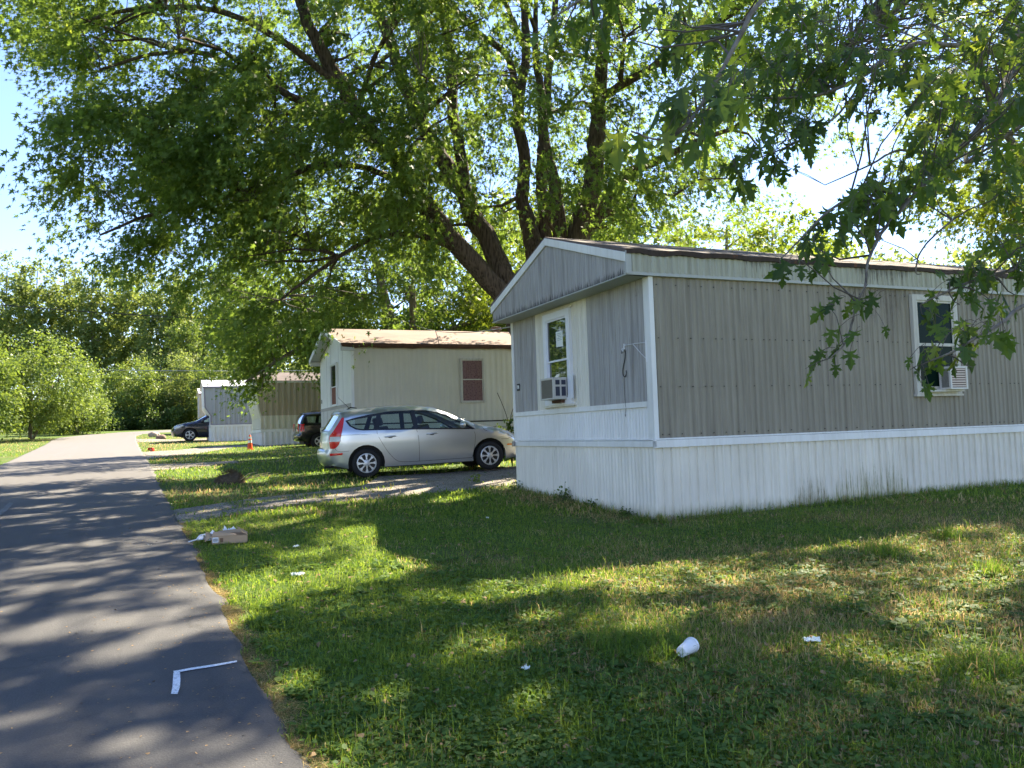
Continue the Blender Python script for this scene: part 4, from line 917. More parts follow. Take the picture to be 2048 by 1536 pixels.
def crumple(name, label, P, sx, sy, sz, mat, seed, rz=0, group=None):
    rg = np.random.default_rng(seed); n = 9; V = []; F = []
    for i in range(n):
        for j in range(n): V.append(((i/(n-1)-.5)*2*sx+rg.normal(0, sx*.07), (j/(n-1)-.5)*2*sy+rg.normal(0, sy*.07), abs(rg.normal(sz*.5, sz*.5))+.004))
    F = [(i*n+j, (i+1)*n+j, (i+1)*n+j+1, i*n+j+1) for i in range(n-1) for j in range(n-1)]
    mb = MB(); mb.add(V, F); o = mb.obj(name, mat, None, fix=False, label=label, cat='litter', group=group); o.location = P; o.rotation_euler = (0, 0, rz)
    md = o.modifiers.new('s', 'SOLIDIFY'); md.thickness = .002; return o
P = put(418, 1084); crumple('packing_paper', 'crumpled white packing paper spilling beside the cardboard box', (P[0], P[1], P[2]+.02), .12, .08, .055, M['white_clean'], 5, .6)
P = put(398, 1086); mb = MB(); mb.tube([(-.10, -.05, .02), (-.02, 0, .04), (.0, .04, .08), (.05, .05, .09), (.07, 0, .06), (.0, -.02, .04)], .008, 5); o = mb.obj('plastic_strap', M['white_clean'], None, label='bent white plastic strap lying left of the packing paper', cat='litter'); o.location = tuple(P)
P = put(462, 1078); crumple('bubble_wrap', 'white wrap bunched inside the open cardboard box', (P[0], P[1], P[2]+.05), .08, .06, .06, M['white_clean'], 9, .2)
for k, (px, py, s, lb_) in enumerate(((596, 1157, .055, 'flat white scrap in the shaded lawn, largest of the small scraps'), (592, 1100, .03, 'tiny white scrap in the lawn right of the cardboard box'), (300, 1094, .035, 'small white scrap lying on the asphalt road'), (1625, 1292, .05, 'pale curled scrap in the dry grass right of the white cup'), (1052, 1350, .022, 'tiny white petal-like scrap in the foreground lawn'), (975, 1042, .022, 'tiny white scrap in front of the white skirting'))):
    P = put(px, py); crumple('paper_scrap', lb_, (P[0], P[1], P[2]+(.004 if px == 300 else .03)), s, s*.6, .015, M['paper'], 30+k, k)
# white foam cup lying on its side
P = put(1374, 1318); t = thing('foam_cup', 'white foam cup lying on its side in the grass', 'cup', (P[0], P[1], P[2]+.062), 0)
t.rotation_euler = (rad(-86), 0, rad(-38)); t.scale = (1.0, 1.0, 1.0)
mb = MB(); mb.lathe([(.0, -.075), (.030, -.075), (.032, -.072), (.045, .068), (.047, .072), (.047, .078), (.043, .078), (.041, .06), (.028, -.068), (.0, -.068)], 28); mb.obj('cup_wall', M['white_clean'], t, smooth=50)
mb = MB(); mb.lathe([(.0463, .056), (.0475, .056), (.0478, .0705), (.0464, .0705)], 28); mb.obj('rim', M['white_clean'], t, smooth=50)

# wires and pole
PB = at(826, 655, 31.0)
t = thing('utility_pole', 'bare wooden pole rising behind the pale home', 'utility pole', (PB[0], PB[1], float(terr(PB[0], PB[1]))))
hz_ = PB[2]+1.6-terr(PB[0], PB[1]); mb = MB(); mb.tube([(0, 0, -.3), (.02, 0, hz_*.5), (0, 0, hz_)], [.17, .15, .13], 12); mb.obj('pole', M['pole'], t, smooth=60)
mb = MB(); mb.box((-.06, -.2, hz_-.5), (.06, -.13, hz_-.4)); mb.obj('wire_clamp', M['blackmetal'], t)
def wire(a, b, sag, r, label, mat):
    a, b = np.array(a), np.array(b); pts = [a*(1-u)+b*u-np.array([0, 0, sag*4*u*(1-u)]) for u in np.linspace(0, 1, 24)]
    mb = MB(); mb.tube(pts, r, 5); return mb.obj('power_line', mat, None, label=label, cat='power line')
M['wire'] = plain('black cable', (.012, .013, .015), .5)
M['wire_light'] = plain('bare cable', (.32, .32, .32), .5)
top_ = np.array([PB[0], PB[1], float(at(826, 648, 31)[2])])
wire(at(-260, 585, 27), top_, .25, .017, 'long black cable running from the left to the bare pole', M['wire'])
ew = on_home((.1, 4.35, 3.46)); wire(ew, top_, .22, .010, 'pale cable from the bare pole to the nearest home eave', M['wire_light'])
wire(at(60, 737, 72), at(620, 741, 66), .1, .025, 'pale cable crossing low in front of the far bushes', M['wire_light'])
wire(at(60, 757, 72.4), at(620, 757, 66.4), .1, .014, 'thin dark cable just below the pale far cable', M['wire'])

# ================================================================== VEGETATION
def unit(a): return a/(np.linalg.norm(a, axis=-1, keepdims=True)+1e-9)
# leaf outlines: x across, y along (0 at the stalk, 1 at the tip)
_h = [(0, 0), (.26, -.06), (.10, .13), (.50, .42), (.10, .33), (.17, .62), (.05, .55), (0, 1)]
LEAF_MID = np.array(_h + [(-x, y) for x, y in _h[-2:0:-1]], float)
LEAF_FAR = np.array([(0, 0), (.34, .18), (.20, .55), (0, 1), (-.28, .62), (-.36, .25)], float)
_hn = [(0, 0), (.16, .01), (.36, -.10), (.28, .05), (.22, .12), (.11, .15), (.24, .22), (.37, .21), (.35, .28), (.52, .40), (.37, .39), (.34, .46), (.24, .39), (.085, .33), (.13, .46), (.23, .52), (.19, .60), (.27, .70), (.14, .73), (.09, .86), (0, 1.0)]
LEAF_NEAR = np.array(_hn, float)
OVAL = np.array([(0, 0), (.22, .12), (.34, .38), (.30, .68), (.14, .9), (0, 1), (-.14, .9), (-.30, .68), (-.34, .38), (-.22, .12)], float)
def leaves(P, D, Nn, size, shape, curl=0.0):
    """P base, D along, Nn face normal -> verts (N*k,3)"""
    D = unit(D); Sx = unit(np.cross(D, Nn)); Nn = np.cross(Sx, D)
    v = P[:, None, :] + size[:, None, None]*(shape[None, :, 0:1]*Sx[:, None, :] + shape[None, :, 1:2]*D[:, None, :])
    if curl: v += (-curl*size[:, None, None]*(shape[None, :, 1:2]**2 + .7*np.abs(shape[None, :, 0:1])))*Nn[:, None, :]
    return v.reshape(-1, 3)
def leaf_obj(name, P, D, Nn, size, shape, mat, parent=None, rnd=None, curl=0.0, attrs=None, **kw):
    n = len(P); k = len(shape); V = leaves(P, D, Nn, size, shape, curl)
    a = {'rnd': RNG.random(n) if rnd is None else rnd}; a.update(attrs or {})
    return mesh_np(name, V, np.arange(n*k), np.full(n, k), mat, parent, False, a, **kw)
def rdir(n): return unit(RNG.normal(0, 1, (n, 3)))
def sprays(C, Dr, nl, length, leaf, droop=.5, spread=.16):
    """leafy sprays: C twig bases, Dr twig directions -> leaf arrays"""
    n = len(C); t = RNG.random((n, nl)); L_ = length*(.6+.8*RNG.random((n, 1)))
    D = unit(Dr); dn = np.array([0, 0, -1.])
    P = C[:, None, :] + D[:, None, :]*(t*L_)[..., None] + dn*(droop*t**2*L_)[..., None] + RNG.normal(0, 1, (n, nl, 3))*(spread*(.4+t))[..., None]
    d = unit(D[:, None, :]*.8 + dn*.55 + rdir(n*nl).reshape(n, nl, 3)*.85)
    nn = unit(np.array([0, 0, 1.])*.75 + rdir(n*nl).reshape(n, nl, 3)*.8)
    s = leaf*(.50+.85*RNG.random((n, nl)))*(.85+.3*RNG.random((n, 1)))
    global LAST
    LAST = np.clip(np.repeat(RNG.random(n), nl)*.62+RNG.random(n*nl)*.42-.02, 0, 1)
    return P.reshape(-1, 3), d.reshape(-1, 3), nn.reshape(-1, 3), s.ravel()
def in_ell(n, c, r, shell=.0, flat=None):
    """random points in an ellipsoid, more of them towards the surface for shell > 0"""
    d = rdir(n); rr = RNG.random(n)**(1/3); rr = shell + (1-shell)*rr if shell else rr
    return np.array(c) + d*rr[:, None]*np.array(r), d
def clumpy(P, scale, thr, seed=0):
    """keep points where a smooth 3-D pattern is high, so that gaps open between clumps"""
    q = P/scale + seed; v = np.sin(q[:, 0]*2.1+1.3*np.sin(q[:, 1]*1.7))+np.sin(q[:, 1]*2.3+1.1*np.sin(q[:, 2]*1.9))+np.sin(q[:, 2]*2.6+1.2*np.sin(q[:, 0]*2.2))
    return v > thr
class Tree:
    """limbs drawn by hand, boughs and twigs grown from the nearest limb"""
    def __init__(s, root): s.root = root; s.nodes = []; s.rad = []; s.wood = MB(); s.fine = MB()
    def limb(s, pts, rs, n=10, sub=5):
        pts = [np.array(p, float) for p in pts]; P = np.array(cat_rom([tuple(p) for p in pts], sub)); R_ = np.interp(np.linspace(0, len(pts)-1, len(P)), range(len(pts)), rs)
        P[1:-1] += RNG.normal(0, 1, (len(P)-2, 3))*R_[1:-1, None]*.12
        s.wood.tube(P, R_, n); s.nodes += list(P); s.rad += list(R_)
    def bough(s, target, r0=.06, fine=False, sagf=.12, n=6):
        N = np.array(s.nodes); Rr = np.array(s.rad); d = np.linalg.norm(N-target, axis=1) + 1.2*np.maximum(0, N[:, 2]-target[2]+.2) + (0 if fine else 2.0*(Rr < .05))
        k = int(np.argmin(d)); a = N[k]; b = np.array(target, float); L_ = np.linalg.norm(b-a)
        m_ = max(3, int(L_/.6)); T = np.linspace(0, 1, m_+1); side = rdir(1)[0]*L_*.10
        P = a*(1-T)[:, None]+b*T[:, None] + np.outer(np.sin(T*math.pi), np.array([0, 0, L_*sagf*.4])+side)
        P[1:-1] += RNG.normal(0, .035*min(L_, 3), (len(P)-2, 3))
        r = min(r0, Rr[k]*.8); R_ = np.linspace(r, r*.25 if not fine else r*.4, len(P))
        (s.fine if fine else s.wood).tube(P, R_, n if not fine else 4, cap=False)
        if not fine: s.nodes += list(P[1:]); s.rad += list(R_[1:])
        return P
    def finish(s, barkm, twigm=None, off=None):
        s.wood.obj('trunk', barkm, s.root, smooth='all', fix=False)
        if s.fine.V: s.fine.obj('twigs', twigm or barkm, s.root, fix=False, kind='stuff')

def to_local(P, root): return P - np.array(root.location)
# ---- the big silver maple behind the nearest home
bx, by = 1.25, 20.2; bz = float(terr(bx, by))
T = thing('silver_maple', 'huge many-stemmed silver maple arching over the homes', 'tree', (0, 0, 0))
big = Tree(T)
A = lambda x, y, Y: at(x, y, Y)
base = np.array([bx, by, bz-.2])
big.limb([base, base+[.0, 0, 1.2], base+[-.05, 0, 2.4]], [0.738, 0.605, 0.553], 16)
big.limb([base+[-.2, -.2, 1.0], base+[-.7, -.4, 2.6], A(1012, 600, 19.4), A(920, 500, 18.8), A(860, 420, 18.5), A(800, 329, 18.2), A(745, 265, 18), A(690, 180, 17.8), A(640, 95, 17.6), A(600, 0, 17.5), A(565, -120, 17.5), A(530, -300, 17.4)], [0.406, 0.31, 0.244, 0.229, 0.214, 0.192, 0.17, 0.155, 0.14, 0.118, 0.0886, 0.0369], 12)
big.limb([base+[-.1, -.1, 1.6], A(1030, 600, 19.9), A(979, 488, 20), A(925, 385, 20.1), A(880, 310, 20.2), A(833, 228, 20.3), A(800, 140, 20.4), A(765, 40, 20.5), A(720, -60, 20.6), A(670, -220, 20.7)], [0.369, 0.266, 0.244, 0.229, 0.199, 0.177, 0.155, 0.133, 0.104, 0.0443], 12)
big.limb([A(925, 385, 20.1), A(926, 342, 20.0), A(907, 228, 20.2), A(904, 130, 20.4), A(890, 40, 20.6), A(875, -80, 20.8), A(850, -260, 21)], [0.162, 0.148, 0.14, 0.125, 0.111, 0.0886, 0.0369], 10)
big.limb([base+[-.05, .1, 1.6], A(1075, 520, 20.6), A(1045, 410, 20.8), A(1050, 320, 20.9), A(1036, 228, 21), A(1052, 98, 21), A(1045, -30, 21.1), A(1040, -200, 21.2)], [0.369, 0.266, 0.184, 0.162, 0.148, 0.118, 0.0963, 0.0443], 10)
big.limb([A(1036, 260, 21), A(1021, 124, 20.6), A(960, 70, 20.2), A(900, 5, 20), A(860, -60, 19.8)], [0.118, 0.0886, 0.0812, 0.0664, 0.0369], 8)
big.limb([A(1052, 98, 21), A(1020, 30, 20.8), A(990, -60, 20.6)], [0.0963, 0.0738, 0.0369], 8)
big.limb([base+[.0, .2, 1.8], A(1092, 490, 21), A(1086, 400, 21.1), A(1083, 300, 21.2), A(1095, 180, 21.3), A(1110, 20, 21.5), A(1120, -160, 21.6)], [0.31, 0.207, 0.162, 0.148, 0.118, 0.0886, 0.0369], 10)
big.limb([base+[.1, -.1, 1.8], A(1119, 480, 20), A(1108, 370, 19.8), A(1091, 293, 19.8), A(1083, 195, 19.9), A(1070, 90, 20), A(1075, -60, 20)], [0.31, 0.184, 0.162, 0.133, 0.104, 0.0812, 0.0369], 10)
big.limb([base+[.3, -.1, 1.5], A(1152, 500, 20), A(1184, 374, 19.8), A(1192, 293, 19.7), A(1198, 195, 19.6), A(1210, 90, 19.6), A(1222, -30, 19.5), A(1240, -200, 19.5)], [0.406, 0.295, 0.244, 0.214, 0.177, 0.14, 0.111, 0.0443], 12)
big.limb([A(1165, 470, 20), A(1207, 420, 20.1), A(1249, 352, 20.2), A(1305, 326, 20.2), A(1400, 280, 20.1), A(1490, 250, 20)], [0.192, 0.162, 0.14, 0.111, 0.0738, 0.0369], 10)
big.limb([A(1198, 195, 19.6), A(1280, 150, 19.4), A(1370, 90, 19.3), A(1440, 45, 19.2), A(1490, 0, 19.1), A(1540, -90, 19)], [0.118, 0.104, 0.0963, 0.0812, 0.0738, 0.0369], 8)
big.limb([A(800, 329, 18.2), A(700, 255, 17.6), A(615, 210, 17.3), A(530, 165, 17), A(460, 130, 16.8), A(395, 105, 16.6), A(300, 110, 16.4), A(200, 140, 16.3)], [0.118, 0.0963, 0.0886, 0.0812, 0.0664, 0.0517, 0.0369, 0.0221], 8)
big.limb([A(860, 420, 18.5), A(760, 345, 18.2), A(640, 330, 17.8), A(560, 360, 17.5), A(430, 400, 17.3), A(300, 430, 17), A(200, 470, 17)], [0.0963, 0.0738, 0.0664, 0.059, 0.0443, 0.0369, 0.0221], 8)
big.limb([A(690, 180, 17.8), A(560, 80, 17.2), A(430, 20, 16.9), A(260, 20, 16.6), A(120, 60, 16.5)], [0.0886, 0.0738, 0.059, 0.0443, 0.0221], 8)
big.limb([A(920, 500, 18.8), A(830, 470, 18.4), A(740, 480, 18.4), A(640, 540, 18.4), A(560, 600, 18.3)], [0.0886, 0.0664, 0.059, 0.0443, 0.0221], 8)
# crown volumes: centre, radii, clusters; several above the frame added for shade
ELL = [((-3.9, 18.3, 10.6), (5.6, 5.5, 4.6), 860), ((-6.7, 17.5, 7.2), (2.3, 3.4, 2.2), 240), ((-4.6, 18.5, 7.2), (3.5, 3.8, 2.9), 440), ((-8.9, 16.8, 11.2), (1.9, 2.5, 1.2), 110),
       ((.6, 20.4, 10.8), (5.4, 6, 5.4), 1000), ((4.8, 20.5, 9.0), (3.3, 5, 4.4), 420), ((-1.2, 18.8, 13.5), (7.5, 7.5, 3.8), 460), ((1.0, 14.0, 12.6), (5.5, 3.8, 2.2), 380), ((-5.6, 12.8, 12.4), (4.5, 3.0, 1.8), 130), ((5.8, 13.4, 12.2), (4.2, 3.6, 2.2), 300), ((7.8, 16.6, 12.5), (3.2, 3.0, 1.7), 170)]
big_boughs = []
for c, r, n in ELL:
    P, _ = in_ell(max(6, n//22), c, r, .45)
    for q in P: big.bough(q, .06)
CP = []
for c, r, n in ELL:
    P, d = in_ell(n*2, c, r, .35); P = P[clumpy(P, 1.25, .0, 2.0)][:n]; CP.append(P[:int(n*.95)])
CP = np.concatenate(CP)
# keep the stem fork clear and the sunny side gap at the far right
px_ = 1024+FPX*(CP[:, 0]/CP[:, 1]); 
lowstem = (CP[:, 2] < 6.6+.25*np.abs(CP[:, 0]-1.5)) & (CP[:, 0] > -1.5)
CP = CP[~lowstem & (CP[:, 2] > 4.2)]
cen = np.array([-.5, 19.5, 9.0]); Dr = unit((CP-cen)*np.array([1, 1, .35]) + RNG.normal(0, 1.4, CP.shape)) ; Dr[:, 2] -= .15
for q, d in zip(CP[::2], Dr[::2]): big.bough(q, .014, fine=True, sagf=.05)
P, d, nn, s_ = sprays(CP, Dr, 68, .80, .138, .60, .13)
# leaves cut away along sun rays to place sun patches on lawn and road
GAPS = [(-1.2, 9.9, .50), (-1.7, 9.2, .50), (-2.1, 9.7, .42), (-.9, 9.0, .32), (-2.2, 8.4, .28), (-2.35, 7.0, .42), (-2.75, 6.7, .30), (-1.5, 7.9, .26), (-.3, 7.9, .26), (.35, 7.5, .24), (-.2, 7.0, .22), (1.3, 7.4, .28), (.7, 6.9, .2),
        (-3.3, 5.7, .42), (-2.7, 5.9, .36), (-4.0, 6.0, .42), (-2.5, 5.2, .30), (-3.4, 5.0, .22), (-3.9, 7.0, .25), (-3.1, 7.4, .22), (-4.6, 7.6, .3), (-1.3, 4.6, .14), (-4.8, 9.0, .3), (-5.6, 10.5, .3), (-4.4, 10.1, .25), (-6.2, 12.2, .4), (-7.4, 12.8, .4), (-5.4, 13.2, .35), (-8, 14.5, .5), (-6.5, 14.8, .5),
        (-3.4, 11.8, .4), (-2.6, 12.8, .4), (-4.3, 15.5, .5), (-5.5, 17.0, .5), (-1.2, 14.9, .45), (-2.2, 14.6, .4), (-.4, 15.2, .4), (-3.6, 14.2, .35), (-3.2, 13.6, .35), (-4.6, 13.4, .3), (-.3, 12.6, .22), (-.9, 12.9, .25), (-1.8, 14.2, .3), (0, 4.3, .16), (.8, 4.9, .15), (.1, 5.9, .2)]
for px, py, rp in ((700, 1075, 46), (760, 1095, 52), (830, 1075, 46), (700, 1125, 44), (780, 1140, 46), (850, 1120, 34), (640, 1150, 34), (480, 1170, 52), (440, 1195, 46), (520, 1200, 36), (470, 1240, 30), (560, 1175, 26), (950, 1090, 20), (1000, 1195, 34), (1060, 1185, 30), (930, 1210, 20),
                   (1240, 1175, 30), (1290, 1170, 26), (1430, 1170, 44), (1400, 1150, 24), (960, 1000, 22), (880, 1002, 24), (60, 1285, 50), (150, 1260, 46), (240, 1255, 46), (330, 1275, 52), (400, 1260, 46), (60, 1190, 40), (170, 1205, 34), (250, 1150, 30), (120, 1140, 40), (230, 1500, 34), (380, 1190, 36), (300, 1120, 26), (60, 1100, 34),
                   (30, 990, 30), (120, 985, 34), (220, 990, 30), (290, 985, 22), (80, 1030, 26), (200, 1040, 24), (760, 970, 40), (860, 985, 44), (960, 960, 34), (650, 1000, 40), (560, 1010, 30), (520, 990, 26), (420, 985, 26),
                   (1620, 1290, 44), (1720, 1300, 60), (1800, 1240, 50), (1900, 1230, 70), (1980, 1160, 70), (1800, 1090, 40), (1880, 1100, 50), (2000, 1060, 50), (1760, 1330, 50), (1850, 1330, 60), (1950, 1300, 60), (1600, 1150, 34), (760, 1400, 22), (1640, 1500, 30), (1980, 1330, 40), (1540, 1310, 34)):
    q_ = gnd(px, py); GAPS.append((q_[0], q_[1], max(.10, rp*q_[1]/FPX*(1.75 if (py < 1245 and 400 < px < 900) else 1.3))))
def sun_gaps(P):
    keep = np.ones(len(P), bool)
    for gx, gy, gr in GAPS:
        g0 = np.array([gx, gy, float(terr(gx, gy))]); q = P-g0; t = q@SDIR; dd = np.linalg.norm(q-t[:, None]*SDIR, axis=1)
        keep &= dd > gr*(.8+.5*np.sin(q[:, 0]*9)*np.sin(q[:, 2]*7+gx))
    return keep
k_ = sun_gaps(P); P, d, nn, s_ = P[k_], d[k_], nn[k_], s_[k_]
leaf_obj('crown', P, d, nn, s_, LEAF_MID, M['leaf'], T, rnd=LAST[k_], curl=.18, kind='stuff')
big.finish(M['bark'], M['twig'])
print('big leaves', len(P))

def simple_tree(name, label, x, y, ells, stems, leafm, n_leaf, leaf_size, shape=LEAF_MID, barkm=None, group=None, clump=(1.1, -.2), cl=30, dr=.4, cat='tree', z0=None, length=.55, spread=.15, boughs=14, twig_every=3):
    z = float(terr(x, y)) if z0 is None else z0
    t = thing(name, label, cat, (0, 0, 0), 0, group); tr = Tree(t)
    for pts, rs in stems: tr.limb([np.array([x, y, z])+np.array(p) for p in pts], rs, 8)
    nc = n_leaf//cl; vol = np.array([r[0]*r[1]*r[2] for c, r in ells])**(2/3); vol /= vol.sum(); CPs = []
    for (c, r), v in zip(ells, vol):
        c = np.array([x, y, z])+np.array(c); n = max(4, int(nc*v)); Pb_, _ = in_ell(max(2, int(boughs*v)+1), c, np.array(r)*.8, .4)
        for q in Pb_: tr.bough(q, .05)
        P, _ = in_ell(n*3, c, r, .45); P = P[clumpy(P, clump[0], clump[1], x)][:n]; CPs.append(P)
    C_ = np.concatenate(CPs); cen = C_.mean(0); D_ = unit((C_-cen)*np.array([1, 1, .5])+RNG.normal(0, .8, C_.shape))
    if twig_every:
        for q in C_[::twig_every]: tr.bough(q, .012, fine=True, sagf=.05)
    P, d, nn, s_ = sprays(C_, D_, cl, length, leaf_size, dr, spread)
    leaf_obj('crown', P, d, nn, s_, shape, leafm, t, rnd=LAST, kind='stuff'); tr.finish(barkm or M['bark2'], M['twig']); return t

# ---- tree behind the pale home: its foliage hangs down over the row to the left
simple_tree('maple_tree', 'dark drooping maple behind the pale home, its boughs hanging before the tan home', -4.6, 30.5,
    [((-2.9, -.8, 7.2), (3.9, 3.0, 3.4), ), ((-4.6, -1.0, 5.2), (1.5, 1.6, 2.2)), ((-3.4, -1.3, 4.0), (1.5, 1.4, 1.4)), ((-4.2, -1.6, 2.6), (1.1, .9, .6)), ((.3, 0, 6.2), (2.6, 2.6, 2.8)), ((-1.5, 0, 4.4), (1.8, 1.8, 1.5))],
    [([(0, 0, -.2), (.1, 0, 3), (0, 0, 5), (-.6, 0, 8)], [.36, .28, .22, .08]), ([(0, 0, 2.5), (-1.4, -.4, 4.2), (-3.2, -.8, 5.2), (-5.4, -1, 5.6)], [.18, .14, .10, .04]), ([(0, 0, 3), (2.2, 0, 4.2), (4.5, .2, 4.9)], [.14, .10, .05]), ([(-1.4, -.4, 4.0), (-3.0, -1.3, 3.6), (-4.8, -1.8, 2.4)], [.12, .08, .03])],
    M['leaf'], 46000, .15, cl=36, clump=(1.0, -.5), dr=.8, length=.7)
# ---- sunlit trees behind the first two homes
BT = [
 (1.2, 31, 8.6, 3.0, 'bright leafy tree seen between the pale home roof and the leaning stems', 22000),
 (-1.5, 37, 11.5, 3.6, 'tall sunlit tree directly behind the pale home roof', 22000),
 (5.0, 34, 10.8, 3.6, 'sunlit tree behind the forked maple stems', 24000),
 (9.0, 33, 9.2, 3.2, 'yellow-green tree over the nearest home ridge', 24000),
 (12.5, 38, 10.2, 3.4, 'yellow-green tree at the right end of the sunlit group behind the nearest home', 22000),
 (2.5, 46, 14.5, 4.5, 'tallest pale tree farthest behind the forked maple', 16000),
 (9.0, 48, 13.0, 4.0, 'pale tall tree behind the yellow-green ones', 14000)]
for x, y, h, r, lb_, n in BT:
    simple_tree('tree', lb_, x, y, [((0, 0, h*.60), (r, r, h*.36)), ((r*.5, -.4, h*.42), (r*.7, r*.7, h*.22)), ((-r*.5, .2, h*.45), (r*.7, r*.7, h*.24)), ((0, -.6*r, h*.36), (r*.8, r*.5, h*.2))],
        [([(0, 0, -.2), (.1, 0, h*.3), (-.1, 0, h*.6), (0, .1, h*.9)], [.24, .18, .12, .04]), ([(0, 0, h*.25), (r*.4, 0, h*.45), (r*.7, -.2, h*.6)], [.12, .08, .03]), ([(0, 0, h*.3), (-r*.4, 0, h*.5), (-r*.7, .2, h*.62)], [.12, .08, .03])],
        M['leaf_back'], n, .19, LEAF_MID if y < 36 else LEAF_FAR, clump=(.95, -.3), group='sunlit trees behind the homes', length=.7, twig_every=6)
# right-hand tree beyond the sky gap, and low far crowns over the roof end
simple_tree('tree', 'yellow-lit tree at the right edge behind the overhanging branches', 13.6, 18.5, [((0, 0, 9.0), (4.4, 4, 4.2)), ((-1.6, -.5, 7.0), (2.6, 2.6, 2.4))],
    [([(0, 0, -.2), (.1, 0, 4), (-.1, 0, 8), (0, .1, 12)], [.35, .28, .18, .06]), ([(0, 0, 3.5), (-1.6, 0, 6.4), (-2.7, -.3, 8.5)], [.16, .10, .04])], M['leaf_back'], 30000, .16, clump=(1.1, 0), length=.6)
for k, (px, top, Y, r) in enumerate(((1735, 508, 62, 3.6), (1800, 518, 70, 3.6), (1885, 512, 66, 4.0), (1960, 505, 60, 4.0), (2030, 500, 58, 4.2), (1670, 492, 55, 4.0), (1600, 485, 50, 4))):
    P0 = at(px, top, Y); z = float(terr(P0[0], P0[1])); h = P0[2]-z
    simple_tree('tree', 'low distant crown over the nearest home roof, %s from the left' % ['second', 'third', 'fourth', 'fifth', 'last', 'first', 'half hidden one'][k] if k != 6 else 'low distant crown half hidden behind the yellow-green trees', P0[0], P0[1], [((0, 0, h*.62), (r, r, h*.38))], [([(0, 0, -.2), (0, 0, h*.4), (0, 0, h*.8)], [.2, .15, .06])],
        M['leaf_far'], 3000, .34, LEAF_FAR, clump=(1.2, -.6), group='distant crowns over the roof', length=.8, spread=.3, twig_every=0, boughs=6)

# ---- far end of the road: rounded bushes, then a tall row behind
def crown_px(name, label, px, ytop, ybot, Y, wpx, mat, n, size, group, tall=False, trunk=True):
    P0 = at(px, ytop, Y); z = float(terr(P0[0], P0[1])); h = P0[2]-z; r = wpx/2*Y/FPX; zb_ = max(0.0, float(at(px, ybot, Y)[2])-z)
    cz = (h+zb_)/2; rz_ = (h-zb_)/2
    if tall:
        el = [((0, 0, cz+rz_*.45), (r*.62, r*.62, rz_*.55)), ((-.25*r, 0, cz), (r*.75, r*.7, rz_*.5)), ((r*.3, 0, cz-rz_*.35), (r*.75, r*.7, rz_*.45)), ((-r*.2, .3, cz-rz_*.6), (r*.7, r*.7, rz_*.4)), ((r*.35, 0, cz+rz_*.25), (r*.5, r*.5, rz_*.4))]
        st = [([(0, 0, -.3), (.2, 0, h*.35), (-.2, 0, h*.65), (0, 0, h*.95)], [.30, .22, .14, .04])]
    else:
        el = [((0, 0, cz), (r, r*.8, rz_)), ((-.45*r, -.3*r, cz-.15*rz_), (r*.6, r*.6, rz_*.75)), ((.45*r, -.3*r, cz-.2*rz_), (r*.6, r*.6, rz_*.7)), ((.1*r, -.5*r, cz-.35*rz_), (r*.6, r*.5, rz_*.6))]
        st = [([(0, 0, -.3), (.1, 0, h*.35), (0, 0, h*.75)], [.14, .10, .04]), ([(.1, 0, -.2), (r*.4, -.1, h*.4), (r*.5, 0, h*.7)], [.09, .07, .03])]
    return simple_tree(name, label, P0[0], P0[1], el, st, mat, int(n*(1 if tall else 1.7)), size*(1 if tall else .78), LEAF_FAR, group=group, clump=(1.25 if tall else 1.0, -.15 if tall else -.9), cl=24, dr=.3, length=.9 if tall else .5, spread=.34 if tall else .22, twig_every=0, boughs=12)
G1 = 'rounded bushes at the far bend'
BU = [(60, 668, 858, 56, 250, 'leaf_bush', 15000, 'big rounded yellow-green bush at the left edge of the picture'), (-40, 700, 865, 50, 150, 'leaf_bush', 7000, 'rounded bush cut by the left picture edge'),
      (150, 755, 868, 66, 120, 'leaf_bush', 6000, 'small bush at the right foot of the big left one'), (265, 722, 852, 84, 110, 'leaf_bush', 8000, 'bright yellow-green bush in the middle of the far bend'),
      (195, 752, 862, 86, 90, 'leaf_far', 5000, 'duller bush left of the bright middle bush'), (330, 695, 850, 92, 150, 'leaf_far', 8000, 'broad round-topped tree behind the bright middle bush'),
      (400, 700, 850, 88, 110, 'leaf_far', 6000, 'round-topped tree behind the peach home roof'), (345, 765, 858, 86, 90, 'leaf_far', 5000, 'leafy shrub just left of the peach home'), (470, 690, 850, 86, 150, 'leaf_bush', 7000, 'yellowish tree above the blue-grey home roof'),
      (230, 790, 864, 84, 110, 'leaf_far', 4500, 'low shrub at the foot of the bright middle bush'), (120, 800, 872, 70, 120, 'leaf_dark', 4000, 'low dark shrub at the road bend'), (300, 800, 862, 84, 120, 'leaf_dark', 5000, 'low dark shrub beside the bend right of the middle bush'),
      (372, 640, 700, 96, 60, 'leaf_bush', 2500, 'small bright crown standing above the round-topped trees'), (560, 700, 850, 80, 140, 'leaf_far', 5000, 'tree behind the tan home roof'), (180, 820, 868, 80, 120, 'leaf_dark', 4000, 'dark undergrowth shrub at the left of the far bend'), (395, 805, 858, 90, 60, 'leaf_dark', 2500, 'dark shrub behind the boulders')]
for px, yt, yb, Y, w_, mt_, n, lb_ in BU: crown_px('bush' if yt > 700 else 'tree', lb_, px, yt, yb, Y, w_, M[mt_], n, .21 if Y < 75 else .27, G1 if yt > 700 else None)
G2 = 'tall thin-trunked trees of the far row'
ordn = ['first', 'second', 'third', 'fourth', 'fifth', 'sixth', 'seventh', 'eighth', 'ninth', 'tenth', 'eleventh', 'twelfth', 'thirteenth', 'fourteenth']
TR = [(-60, 525), (15, 512), (75, 522), (130, 520), (185, 526), (240, 528), (290, 545), (340, 550), (395, 556), (450, 552), (510, 548), (575, 556), (640, 560), (700, 560)]
